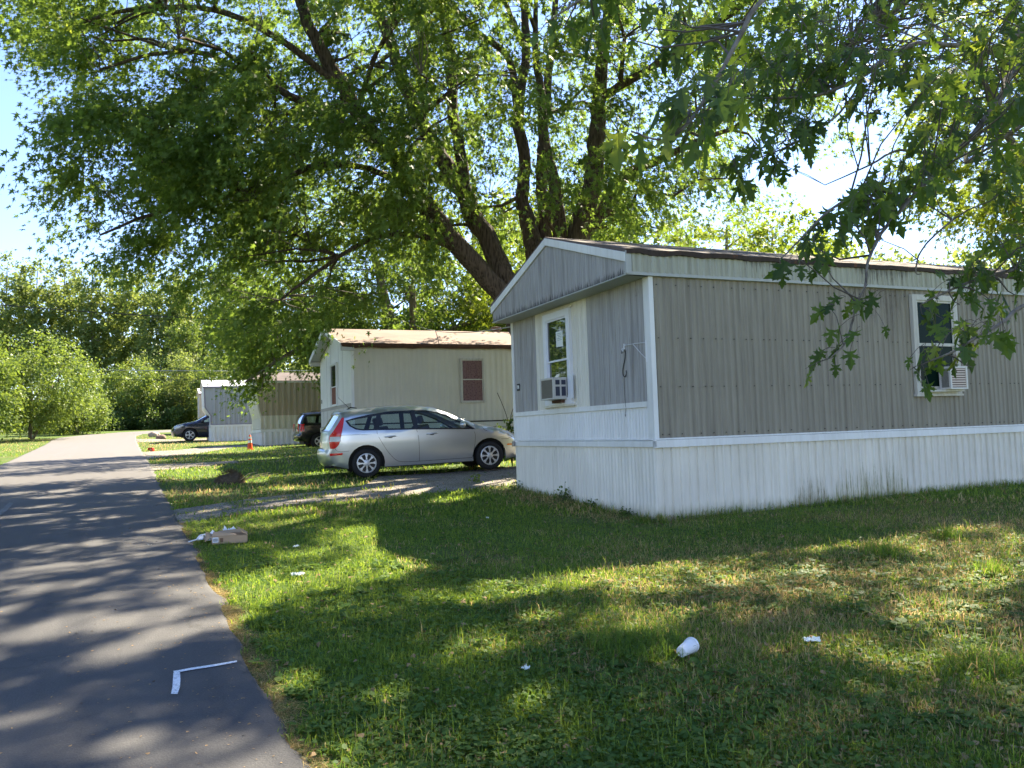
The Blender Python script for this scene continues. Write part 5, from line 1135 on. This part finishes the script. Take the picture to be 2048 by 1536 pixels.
for k, (px, yt) in enumerate(TR):
    crown_px('tall_tree', 'tall thin-trunked tree with airy crown, %s of the far row from the left' % ordn[k], px, yt, 770, 106+(k*7) % 12, 112, M['leaf_far'], 9500, .38, G2, tall=True)
# dense dark wood behind everything, read as one mass
n = 15000; u_ = RNG.random(n); X_ = -75+95*u_; Y_ = 118+RNG.random(n)*12; Zb = terr(X_, Y_); hh = 6+3*np.sin(X_*.21)+2*np.sin(X_*.53+1); Z_ = Zb+RNG.random(n)**1.2*hh
leaf_obj('woods', np.c_[X_, Y_, Z_], rdir(n), rdir(n)+np.array([0, -.6, .6]), .5+.4*RNG.random(n), LEAF_FAR, M['leaf_far'], None, kind='stuff')
# tree line across the whole back so that no bare horizon shows between the homes
n = 16000; X_ = -10+130*RNG.random(n); Y_ = 78+RNG.random(n)*10; Zb = terr(X_, Y_); Z_ = Zb+RNG.random(n)*(6.5+1.6*np.sin(X_*.3)+1.2*np.sin(X_*.83))
leaf_obj('undergrowth', np.c_[X_, Y_, Z_], rdir(n), rdir(n)+np.array([0, -.6, .6]), .4+.35*RNG.random(n), LEAF_FAR, M['leaf_far'], None, kind='stuff')
n = 7000; X_ = -62+40*RNG.random(n); Y_ = 86+RNG.random(n)*7; Zb = terr(X_, Y_); Z_ = Zb+RNG.random(n)**1.5*2.4
leaf_obj('roadside_weeds', np.c_[X_, Y_, Z_], rdir(n)+np.array([0, 0, .6]), rdir(n), .22+.25*RNG.random(n), LEAF_FAR, M['leaf_far'], None, kind='stuff')
# trees over the road on the left, outside the frame: they stand in the window reflections
for k, (x, y, h, r) in enumerate(((-20.5, 19.5, 14, 4.6), (-41, 45, 18, 6.8), (-48, 55, 20, 7.5), (-17, 7, 11, 4))):
    simple_tree('tree', ['leafy tree across the road nearest the camera side', 'leafy tree across the road, second along', 'leafy tree across the road, third along', 'leafy tree across the road beside the camera'][k], x, y, [((0, 0, h*.6), (r, r, h*.4)), ((0, 0, h*.35), (r*.9, r*.9, h*.25))], [([(0, 0, -.2), (0, .1, h*.4), (0, 0, h*.9)], [.3, .22, .05])],
        M['leaf'], 12000, .32, LEAF_FAR, clump=(1.2, -1.2), length=.8, spread=.25, twig_every=0, boughs=8)

# ---- the near maple: trunk just outside the frame on the right, its branches hang into the picture
nt = thing('near_maple', 'near maple whose branches with large leaves hang in from above the nearest home', 'tree', (0, 0, 0))
NT = Tree(nt); nb = np.array([7.0, 3.2, float(terr(7.0, 3.2))])
NT.limb([nb+[0, 0, -.2], nb+[.05, 0, 2], nb+[-.1, .1, 4.2], nb+[.2, .1, 7], nb+[.1, .4, 10]], [.34, .28, .23, .15, .05], 14)
def tw(pts, rs): NT.limb([A(*p) if len(p) == 3 and not isinstance(p, np.ndarray) else p for p in pts], rs, 6, 4)
fork = nb+[-.1, .1, 4.2]; fork2 = nb+[.0, .1, 3.2]; fork3 = nb+[.1, .1, 5.6]
tw([fork3, np.array([5.2, 4.6, 5.6]), (2048, 60, 6.4), (1955, 90, 6.2), (1834, 88, 5.9), (1768, 120, 5.7), (1722, 152, 5.5), (1650, 187, 5.3), (1580, 195, 5.2), (1484, 197, 5.0)], [.07, .05, .030, .024, .018, .015, .013, .011, .009, .005])
tw([fork, np.array([5.4, 4.2, 4.6]), (2100, 100, 5.4), (2008, 187, 5.2), (1982, 222, 5.1), (1939, 276, 5.0), (1896, 316, 4.8), (1821, 400, 4.5), (1770, 456, 4.3), (1749, 493, 4.1), (1735, 528, 4.0), (1730, 574, 3.9), (1714, 606, 3.9), (1703, 649, 3.85), (1687, 691, 3.8), (1660, 716, 3.8)], [.07, .05, .032, .026, .022, .018, .015, .012, .010, .008, .007, .006, .006, .005, .004, .003])
tw([fork2, np.array([4.9, 3.9, 3.1]), (2190, 560, 3.9), (2048, 611, 3.7), (2008, 643, 3.65), (1955, 673, 3.6), (1909, 702, 3.6), (1860, 722, 3.6)], [.05, .035, .014, .010, .008, .007, .006, .004])
tw([fork2, np.array([5.2, 4.2, 3.6]), (2190, 470, 4.6), (2060, 530, 4.5), (1960, 556, 4.4), (1880, 590, 4.3), (1840, 610, 4.3)], [.05, .035, .014, .011, .008, .006, .003])
tw([fork3, np.array([4.2, 3.6, 5.0]), (1750, -160, 3.4), (1600, -60, 3.2), (1514, 10, 3.1), (1474, 85, 3.0), (1414, 190, 2.9), (1374, 250, 2.85), (1324, 280, 2.8), (1262, 262, 2.8)], [.07, .045, .018, .014, .011, .009, .007, .006, .004, .003])
tw([(1600, -60, 3.2), (1450, -90, 3.3), (1300, -60, 3.3), (1180, -10, 3.3), (1100, 40, 3.3)], [.013, .010, .008, .006, .003])
tw([(1821, 400, 4.5), (1740, 380, 4.4), (1660, 420, 4.2), (1600, 480, 4.0), (1560, 520, 3.9)], [.011, .009, .007, .005, .003])
tw([(1905, 440, 4.6), (1860, 480, 4.5), (1838, 510, 4.5), (1832, 545, 4.5), (1843, 548, 4.5)], [.006, .005, .005, .004, .003])
tw([(1722, 152, 5.5), (1700, 200, 5.3), (1650, 250, 5.2), (1560, 300, 5.0), (1470, 330, 4.9)], [.010, .008, .007, .005, .003])
tw([(1896, 316, 4.8), (1800, 300, 4.9), (1740, 330, 4.8), (1650, 370, 4.7)], [.010, .008, .006, .003])
tw([np.array([5.2, 4.6, 5.6]), np.array([5.6, 7.5, 6.4]), np.array([5.2, 9.4, 6.8]), np.array([4.6, 11, 6.6])], [.06, .045, .03, .01])
tw([np.array([5.4, 4.2, 4.6]), np.array([6.2, 7.0, 5.2]), np.array([6.4, 9.0, 5.2]), np.array([6.0, 10.5, 4.9])], [.06, .045, .03, .01])
NP, NDr, NN, NS, PET = [], [], [], [], MB()
def tuft(c, d, k, size, spread=.16):
    """k leaves on long stalks round the end of a twig"""
    d = d/np.linalg.norm(d)
    for _ in range(k):
        b = c - d*random.uniform(0, .28)
        out = unit(d*.8 + rdir(1)[0]*.9 + np.array([0, 0, -.15])); pl = random.uniform(.05, .13)*size/.12
        e_ = b + out*pl + np.array([0, 0, -.02]); PET.tube([b, (b+e_)/2+np.array([0, 0, .008]), e_], .0016, 3, cap=False)
        ld = unit(out*.7+np.array([0, 0, -.75])+rdir(1)[0]*.35); NP.append(e_); NDr.append(ld); NN.append(unit(np.array([0, 0, .55])+rdir(1)[0]*.8+np.array([0, -.25, 0]))); NS.append(size*random.uniform(.6, 1.25))
def near_tip(px, py, Y, k, size=.125):
    c = A(px, py, Y); N = np.array(NT.nodes); j = int(np.argmin(np.linalg.norm(N-c, axis=1))); d = c-N[j]
    if np.linalg.norm(d) > .05: NT.bough(c, .006, fine=True, sagf=.08)
    d = unit(d + np.array([-.25, 0, -.25])); tuft(c, d, k, size)
def region(n, poly, y0, y1, k, size=.108, skip=()):
    xs_ = [p[0] for p in poly]; ys_ = [p[1] for p in poly]; c = 0
    while c < n:
        x, y = random.uniform(min(xs_), max(xs_)), random.uniform(min(ys_), max(ys_))
        if not in_poly(x, y, poly): continue
        if any(((x-a)/rx)**2+((y-b)/ry)**2 < 1 for a, b, rx, ry in skip): continue
        near_tip(x, y, random.uniform(y0, y1), k, size); c += 1
SK = ((1700, 275, 75, 60), (1770, 470, 120, 40), (1900, 440, 90, 45), (1640, 230, 30, 40))
region(30, [(1700, -40), (2120, -40), (2120, 240), (1850, 330), (1780, 230), (1720, 60)], 3.8, 6.0, 8, skip=SK)
region(44, [(1500, -40), (2120, -40), (2120, 200), (1820, 220), (1600, 190), (1500, 60)], 5.0, 8.5, 9, skip=SK)
region(24, [(1480, 90), (1700, 100), (1740, 190), (1640, 260), (1500, 240), (1440, 180)], 4.6, 5.6, 8, skip=SK)
region(25, [(1740, 200), (2100, 180), (2100, 480), (1960, 500), (1900, 400), (1780, 400), (1730, 330)], 4.2, 6.0, 8, skip=SK)
region(13, [(1580, 420), (1760, 350), (1800, 430), (1700, 480), (1600, 500)], 3.9, 4.7, 7, skip=((1800, 500, 70, 40),))
region(9, [(1420, 290), (1560, 270), (1600, 330), (1500, 370), (1400, 350)], 4.6, 5.2, 7)
region(6, [(1210, 190), (1340, 170), (1450, 190), (1400, 270), (1260, 280)], 2.7, 3.1, 6, .118)
region(7, [(1040, -20), (1220, -30), (1280, 60), (1240, 160), (1120, 170), (1040, 30)], 3.3, 4.0, 5, .095)
region(8, [(1280, 20), (1460, 10), (1480, 130), (1330, 150)], 3.2, 4.2, 6, .108)
for q in ((1560, 545, 3.9, 5), (1600, 520, 3.95, 7), (1650, 530, 4.0, 6), (1660, 615, 3.9, 6), (1690, 655, 3.85, 5), (1700, 600, 3.9, 3), (1640, 725, 3.8, 5), (1670, 705, 3.8, 5), (1610, 738, 3.8, 3),
          (1860, 700, 3.6, 7), (1890, 712, 3.6, 7), (1930, 700, 3.6, 7), (1820, 740, 3.6, 5), (1945, 735, 3.6, 5), (1845, 690, 3.6, 4), (1900, 560, 4.35, 7), (1950, 545, 4.4, 7), (2000, 560, 4.4, 7), (1870, 590, 4.3, 6), (1920, 610, 4.3, 6), (1980, 600, 4.3, 6), (2030, 590, 4.4, 6), (1845, 630, 4.3, 4), (2040, 480, 4.5, 6), (1990, 470, 4.5, 5), (1960, 520, 4.4, 6), (2030, 530, 4.4, 7), (1890, 640, 4.3, 3)):
    near_tip(*q[:3], max(2, q[3]-1), .098)
NP, NDr, NN, NS = map(np.array, (NP, NDr, NN, NS))
hl = LEAF_NEAR; hr = LEAF_NEAR*np.array([-1, 1])
n = len(NP); rr = RNG.random(n); Sx = unit(np.cross(NDr, NN)); Nz = np.cross(Sx, unit(NDr)); fold = RNG.uniform(.10, .45, n)
VV = []
for sg in (1, -1):
    x = LEAF_NEAR[None, :, 0:1]; y = LEAF_NEAR[None, :, 1:2]; s3 = NS[:, None, None]
    VV.append(NP[:, None, :] + s3*(sg*x*Sx[:, None, :] + y*unit(NDr)[:, None, :] + (fold[:, None, None]*x - .22*y*y - .25*x*x)*Nz[:, None, :]))
V = np.concatenate([v.reshape(-1, 3) for v in VV]); k = len(LEAF_NEAR)
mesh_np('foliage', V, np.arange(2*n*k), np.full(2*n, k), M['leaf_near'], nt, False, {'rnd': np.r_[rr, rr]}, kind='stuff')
PET.obj('leaf_stalks', M['twig'], nt, fix=False, kind='stuff')
# rest of its crown: upper right of the frame, plus unseen clumps added for shade
Ce = []
for c, r, m_ in (((6.6, 9.6, 7.0), (2.4, 2.6, 1.9), 60), ((8.5, 6.5, 6.8), (3.0, 3.0, 2.4), 70), ((5.6, 4.0, 8.6), (3.6, 3.0, 1.8), 70), ((8.6, 11.0, 7.6), (2.6, 2.4, 2.0), 50), ((8.4, 12.6, 10.4), (3.2, 2.6, 1.9), 110), ((6.0, 8.6, 9.2), (3.0, 2.2, 1.3), 60)):
    P, _ = in_ell(m_, c, r, .4); Ce.append(P)
Ce = np.concatenate(Ce)
for q in Ce: NT.bough(q, .02, fine=True, sagf=.05)
P, d, nn, s_ = sprays(Ce, unit(Ce-nb-np.array([0, 0, 5.])), 42, .7, .12, .5, .2)
k_ = sun_gaps(P); P, d, nn, s_ = P[k_], d[k_], nn[k_], s_[k_]
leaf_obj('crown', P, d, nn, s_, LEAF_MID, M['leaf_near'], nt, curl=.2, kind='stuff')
NT.finish(M['bark2'], M['twig'])

# ================================================================== GRASS
HOMES = [((1.772, 10.25), 17, 4.42), ((-4.21, 21.5), 16, 4.7), ((-11.2, 36.4), 15, 4.2), ((-16.95, 45.9), 15, 4.2), ((-23.75, 62), 15, 4.3)]
def blocked(x, y, pad=.03):
    b = np.zeros(len(x), bool)
    for (cx, cy), N, Wd in HOMES:
        l = (x-cx)*Lx[0]+(y-cy)*Lx[1]; w = (x-cx)*Wx[0]+(y-cy)*Wx[1]; b |= (l > -pad) & (l < N) & (w > -pad) & (w < Wd+pad)
    return b
def sm(x, y, f, ph): return np.sin(x*f+ph+1.7*np.sin(y*f*.8+ph))*np.sin(y*f*1.1-ph+1.3*np.sin(x*f*.7))
def dryness(x, y):
    u, v = uv(x, y); d = .07 + .25*sm(x, y, 1.5, .7)+.18*sm(x, y, 4.1, 2.0)
    d += .46*np.exp(-((u-4.2)/2.6)**2)*np.clip((v-2.2)/1.6, 0, 1)             # dry patch right of the cup
    d += .16*np.exp(-((u-6.0)/1.2)**2)*np.clip((v-3.6)/1.5, 0, 1)
    l = (x-1.772)*Lx[0]+(y-10.25)*Lx[1]; w = (x-1.772)*Wx[0]+(y-10.25)*Wx[1]
    d += .75*np.exp(-((l+.38)/.30)**2)*((w > .2) & (w < 4.6))                  # dead strip along the front skirting
    d += .45*(u > 15)*np.exp(-((v-1.5)/.9)**2)*(sm(x, y, .9, 3) > 0) + .5*((u > 40) & (v < 5))
    d += .35*((u > 13.5) & (u < 17.5) & (v < 5))
    d -= .25*((u < 11.4) & (v < 2.4))
    return np.clip(d, 0, 1)
def on_gravel(x, y):
    u, v = uv(x, y)
    lo = np.interp(v, [.6, 2.6, 4.8, 6.6, 12], [11.6, 12.7, 13.2, 13.7, 14.2]); hi = np.interp(v, [.6, 2.2, 4, 5, 12], [13.1, 14.1, 15.0, 17.2, 17.3])
    g1 = (u > lo+.1) & (u < hi-.1) & (v < 12)
    mid = np.abs(u-(lo+hi)/2-.1) < .30+.15*np.sin(v*5)
    g1 &= ~(mid & (v < 4.6) & (sm(x, y, 3, 1) > -.3))
    g2 = (u > np.interp(v, [.7, 2.2, 4.2, 9], [27.9, 30.5, 36, 37.4])) & (u < np.interp(v, [.7, 2.2, 4.2, 9], [34.4, 36, 38.9, 40])) & (v < 6)
    g3 = (u > np.interp(v, [.7, 1.6, 2.9], [21.9, 22.6, 23.4])) & (u < 24.1) & (v < 2.9)
    return g1 | g2 | g3
def scatter(n, d0, d1, power, x0=-25, x1=2100):
    """points on the lawn in front of the camera, thinning with distance"""
    q = RNG.random(n)
    if power == 2: d = d0*(d1/d0)**q
    else: p = 2-power; d = (d0**p+(d1**p-d0**p)*q)**(1/p)
    X_ = (RNG.uniform(x0, x1, n)-1024)/FPX; x = d*X_; y = d
    u, v = uv(x, y); wob = .04*np.sin(u*9)+.03*np.sin(u*23)
    strip = np.interp(u, [3, 4.5, 6, 8, 9.5, 12], [.13, .15, .13, .06, .02, .02])*(1-.85*(RNG.random(n) < .06))
    ok = ((v > edge_v(u)+strip+wob) | ((v < left_v(u)-.05+wob))) & (u < 66) & ~blocked(x, y) & (~on_gravel(x, y) | (RNG.random(n) < .04))
    return x[ok], y[ok]
def blades(x, y, hmin, hmax, w, name, mat, dry, lean=.5, flat=None, rnd=None, **kw):
    n = len(x); z = terr(x, y)-.005; h = RNG.uniform(hmin, hmax, n); a = RNG.random(n)*6.283; ca, sa = np.cos(a), np.sin(a)
    ln = np.abs(RNG.normal(0, lean, n))*h; b = RNG.random(n)*6.283; lx_, ly_ = np.cos(b)*ln, np.sin(b)*ln
    B = np.c_[x, y, z]; Wd = np.c_[ca, sa, np.zeros(n)]*(w*RNG.uniform(.7, 1.3, n))[:, None]*.5
    z1 = h*(.55 if flat is None else .55*flat); z2 = h*(1 if flat is None else flat)
    M1 = B+np.c_[lx_*.35, ly_*.35, z1]; T1 = B+np.c_[lx_, ly_, z2*np.clip(1-.25*ln/h, .3, 1)]
    V = np.stack([B-Wd, B+Wd, M1+Wd*.75, M1-Wd*.75, T1], 1).reshape(-1, 3); i = np.arange(n)[:, None]*5
    loops = np.concatenate([i+np.array([0, 1, 2, 3]), i+np.array([3, 2, 4])], 1).ravel(); sizes = np.tile([4, 3], n)
    r = RNG.random(n) if rnd is None else rnd; dd = (RNG.random(n) < dry).astype(float)*RNG.uniform(.6, 1, n)
    return mesh_np(name, V, loops, sizes, mat, None, False, {'rnd': np.repeat(r, 2), 'dry': np.repeat(dd, 2)}, kind='stuff', **kw)
x, y = scatter(520000, 3.0, 14, 2.0); h_ = 1+.5*sm(x, y, 2.3, 1)+.35*sm(x, y, 6, 2)
keep = RNG.random(len(x)) < np.clip(.62+.35*sm(x, y, 3.1, 4)+.15*sm(x, y, 9, 1), .15, 1)
x, y = x[keep], y[keep]; blades(x, y, .020, .070, .0065, 'grass', M['blade'], dryness(x, y), .75)
x, y = scatter(90000, 11, 62, 1.7); d_ = np.hypot(x, y)
n = len(x); blades(x, y, .04, .10, .02, 'far_grass', M['blade'], dryness(x, y), .7)
x, y = scatter(11000, 3.0, 14, 1.6); k_ = sm(x, y, 1.9, 5) > .15; x, y = x[k_], y[k_]
blades(x, y, .07, .16, .005, 'long_grass', M['blade'], dryness(x, y)*.6, .55)
# untrimmed grass along the foot of the nearest skirting
n = 5200; l_ = np.where(RNG.random(n) < .7, RNG.uniform(-.1, 9.5, n), -np.abs(RNG.normal(.05, .04, n))); w_ = np.where(l_ > -.02, -np.abs(RNG.normal(.05, .05, n)), RNG.uniform(-.1, 4.6, n))
k_ = RNG.random(n) < .35+.6*(np.sin(l_*2.3+np.sin(l_*5.1))*.5+.5)*(np.sin(w_*3.1)*.3+.7); l_, w_ = l_[k_], w_[k_]
x = C1[0]+Lx[0]*l_+Wx[0]*w_; y = C1[1]+Lx[1]*l_+Wx[1]*w_; blades(x, y, .05, .17, .006, 'edge_grass', M['blade'], .25+.3*(l_ < -.02), .6)
# clover, plantain and ground ivy
x, y = scatter(85000, 3.0, 15, 1.9); uu, vv = uv(x, y)
w8 = np.clip(.40+.5*sm(x, y, 1.6, 2.5)+.30*np.exp(-((uu-8)/2.2)**2)*(vv > 2.5) + .3*(uu < 6)*(vv < 3), .06, 1); k_ = RNG.random(len(x)) < w8; x, y = x[k_], y[k_]
n = len(x); z = terr(x, y)+RNG.uniform(.01, .05, n); a = RNG.random(n)*6.283; D = np.c_[np.cos(a), np.sin(a), RNG.uniform(-.1, .4, n)]; Nn = np.c_[RNG.normal(0, .35, (n, 2)), np.ones(n)]
leaf_obj('ground_ivy', np.c_[x, y, z], D, Nn, RNG.uniform(.016, .040, n), OVAL, M['weed'], None, kind='stuff')
x, y = scatter(3600, 3.0, 8, 1.5); k_ = (sm(x, y, 1.4, 1.2) > -.1); x, y = x[k_], y[k_]; PX = []; DD = []; NNs = []; SS = []
for a0, b0 in zip(x, y):
    m_ = random.randint(3, 6); s0 = random.uniform(.028, .062); z0 = float(terr(a0, b0))+.012; ph = random.random()*6.28
    for k in range(m_):
        a = ph+k*6.283/m_+random.uniform(-.3, .3); PX.append((a0+.01*math.cos(a), b0+.01*math.sin(a), z0+random.uniform(0, .02))); DD.append((math.cos(a), math.sin(a), random.uniform(.1, .7))); NNs.append((random.gauss(0, .2)-.4*math.cos(a), random.gauss(0, .2)-.4*math.sin(a), 1)); SS.append(s0*random.uniform(.7, 1.2))
leaf_obj('broad_weeds', np.array(PX), np.array(DD), np.array(NNs), np.array(SS), OVAL*np.array([1.25, 1]), M['weed'], None, curl=.25, kind='stuff')
# straw on the road edge
u_ = RNG.uniform(2, 12, 26000); v_ = edge_v(u_)-.03+np.abs(RNG.normal(0, .065, 26000))*np.interp(u_, [0, 5, 7.5, 9, 12], [1.3, 1.3, .8, .4, .4]) + .03*np.sin(u_*9); x, y = xy(u_, v_)
blades(x, y, .03, .09, .005, 'straw', M['blade'], np.full(len(x), 1.0), 1.6, flat=.25)
# fallen dry leaves and seed litter
x, y = scatter(2600, 3, 13, 1.8); n = len(x); a = RNG.random(n)*6.283
M['dryleaf'] = plain('dry leaf', (.30, .20, .10), .8, .2, 0, .5, 40)
leaf_obj('fallen_leaves', np.c_[x, y, terr(x, y)+.03], np.c_[np.cos(a), np.sin(a), RNG.normal(0, .2, n)], np.c_[RNG.normal(0, .4, (n, 2)), np.ones(n)], RNG.uniform(.02, .055, n), LEAF_FAR, M['dryleaf'], None, curl=.3, kind='stuff')
u_ = RNG.uniform(1, 20, 1500); v_ = .62-np.minimum(RNG.exponential(.5, 1500), 3.3); x, y = xy(u_, v_); n = len(x); a = RNG.random(n)*6.283
leaf_obj('road_grit', np.c_[x, y, terr(x, y)+.027], np.c_[np.cos(a), np.sin(a), RNG.normal(0, .1, n)], np.c_[RNG.normal(0, .3, (n, 2)), np.ones(n)], RNG.uniform(.006, .022, n), LEAF_FAR, M['dryleaf'], None, kind='stuff')
# single tufts that stand out
def tuft_thing(label, px, py, n, h, r, dry=.1, lean=.8, w=.006):
    h *= .72; r *= 1.25; lean *= 1.3
    P = gnd(px, py); a = RNG.random(n)*6.283; q = r*RNG.random(n)**.8; x = P[0]+q*np.cos(a); y = P[1]+q*np.sin(a)
    o = blades(x, y, h*.5, h, w, 'grass_tuft', M['blade'], np.full(n, dry), lean, rnd=RNG.random(n)*.6); del o['kind']; o['label'] = label; o['category'] = 'grass tuft'; return o
tuft_thing('lush blue-green grass tuft beside the white foam cup', 1270, 1300, 1500, .22, .27, .02, 1.0)
tuft_thing('long-bladed grass tuft at the bottom right, paler tips', 1960, 1340, 500, .26, .20, .15, .9)
tuft_thing('bright upright grass tuft in the sunny patch, at the far right', 1990, 1150, 260, .26, .12, .1, .5)
tuft_thing('tall grass tuft near the skirting below the side window', 1895, 1080, 160, .30, .12, .05, .45)
tuft_thing('dark grass tuft left of the tall one below the side window', 1770, 1110, 300, .24, .18, .05, .5)
tuft_thing('dry-tipped grass tuft in the sunlit ground at right', 1860, 1210, 320, .20, .17, .4, .8)
tuft_thing('fine grass tuft at the skirting corner of the nearest home', 1285, 1045, 260, .17, .14, .1, .6, .005)
# weeds against the front skirting
def weed(label, l_, w_, h, n):
    P = np.array(on_home((l_, w_, 0))); P[2] = terr(P[0], P[1]); t = thing('weed', label, 'weed', tuple(P)); pts = RNG.normal(0, 1, (n, 3))*np.array([h*.45, h*.45, h*.35])+np.array([0, 0, h*.55]); pts[:, 2] = np.abs(pts[:, 2])
    leaf_obj('leaves', pts, rdir(n), rdir(n)+np.array([0, 0, .8]), RNG.uniform(.02, .05, n), OVAL, M['leaf_dark'], t)
    mb = MB(); [mb.tube([(0, 0, -.02), tuple(q)], .0025, 3) for q in pts[::5]]; mb.obj('stem', M['twig'], t, fix=False)
weed('round leafy weed halfway along the front skirting', -.12, 2.35, .16, 110)
weed('small leafy weed right of the round one at the front skirting', -.10, 1.55, .10, 70)
weed('low weed at the left end of the front skirting', -.12, 4.2, .13, 80)
weed('low sprawling weed by the nearest corner of the skirting', -.14, .55, .10, 90)
P = gnd(950, 968); t = thing('weed', 'bright yellow-green weed in the gravel in front of the silver car', 'weed', tuple(P))
leaf_obj('leaves', RNG.normal(0, .05, (60, 3))+np.array([0, 0, .10]), rdir(60), rdir(60)+np.array([0, 0, .8]), RNG.uniform(.03, .06, 60), OVAL, M['leaf_bush'], t)
# dark-leaved sapling between the car's bonnet and the nearest home
P = at(1024, 905, 19.2); zt_ = float(terr(P[0], P[1])); t = thing('sapling', 'dark-leaved sapling beside the silver car bonnet', 'sapling', (P[0], P[1], zt_))
mb = MB(); stems = [[(0, 0, 0), (-.05, 0, .7), (-.10, 0, 1.2), (-.30, 0, 1.75)], [(0, 0, 0), (.02, 0, .6), (-.02, 0, 1.1), (.12, 0, 1.5)], [(0, 0, 0), (-.12, 0, .6), (-.28, 0, .95)]]
for q in stems: mb.tube(cat_rom(q, 4), .008, 4)
mb.obj('stem', M['twig'], t, fix=False)
pts = np.array([p for q in stems for p in cat_rom(q, 8) if p[2] > .35]); pts = np.repeat(pts, 5, 0)+RNG.normal(0, .05, (len(pts)*5, 3)); pts = pts[(pts[:, 2] < 1.15)]
leaf_obj('leaves', pts, rdir(len(pts))+np.array([0, 0, -.4]), rdir(len(pts)), RNG.uniform(.05, .10, len(pts)), OVAL, M['leaf_dark'], t)
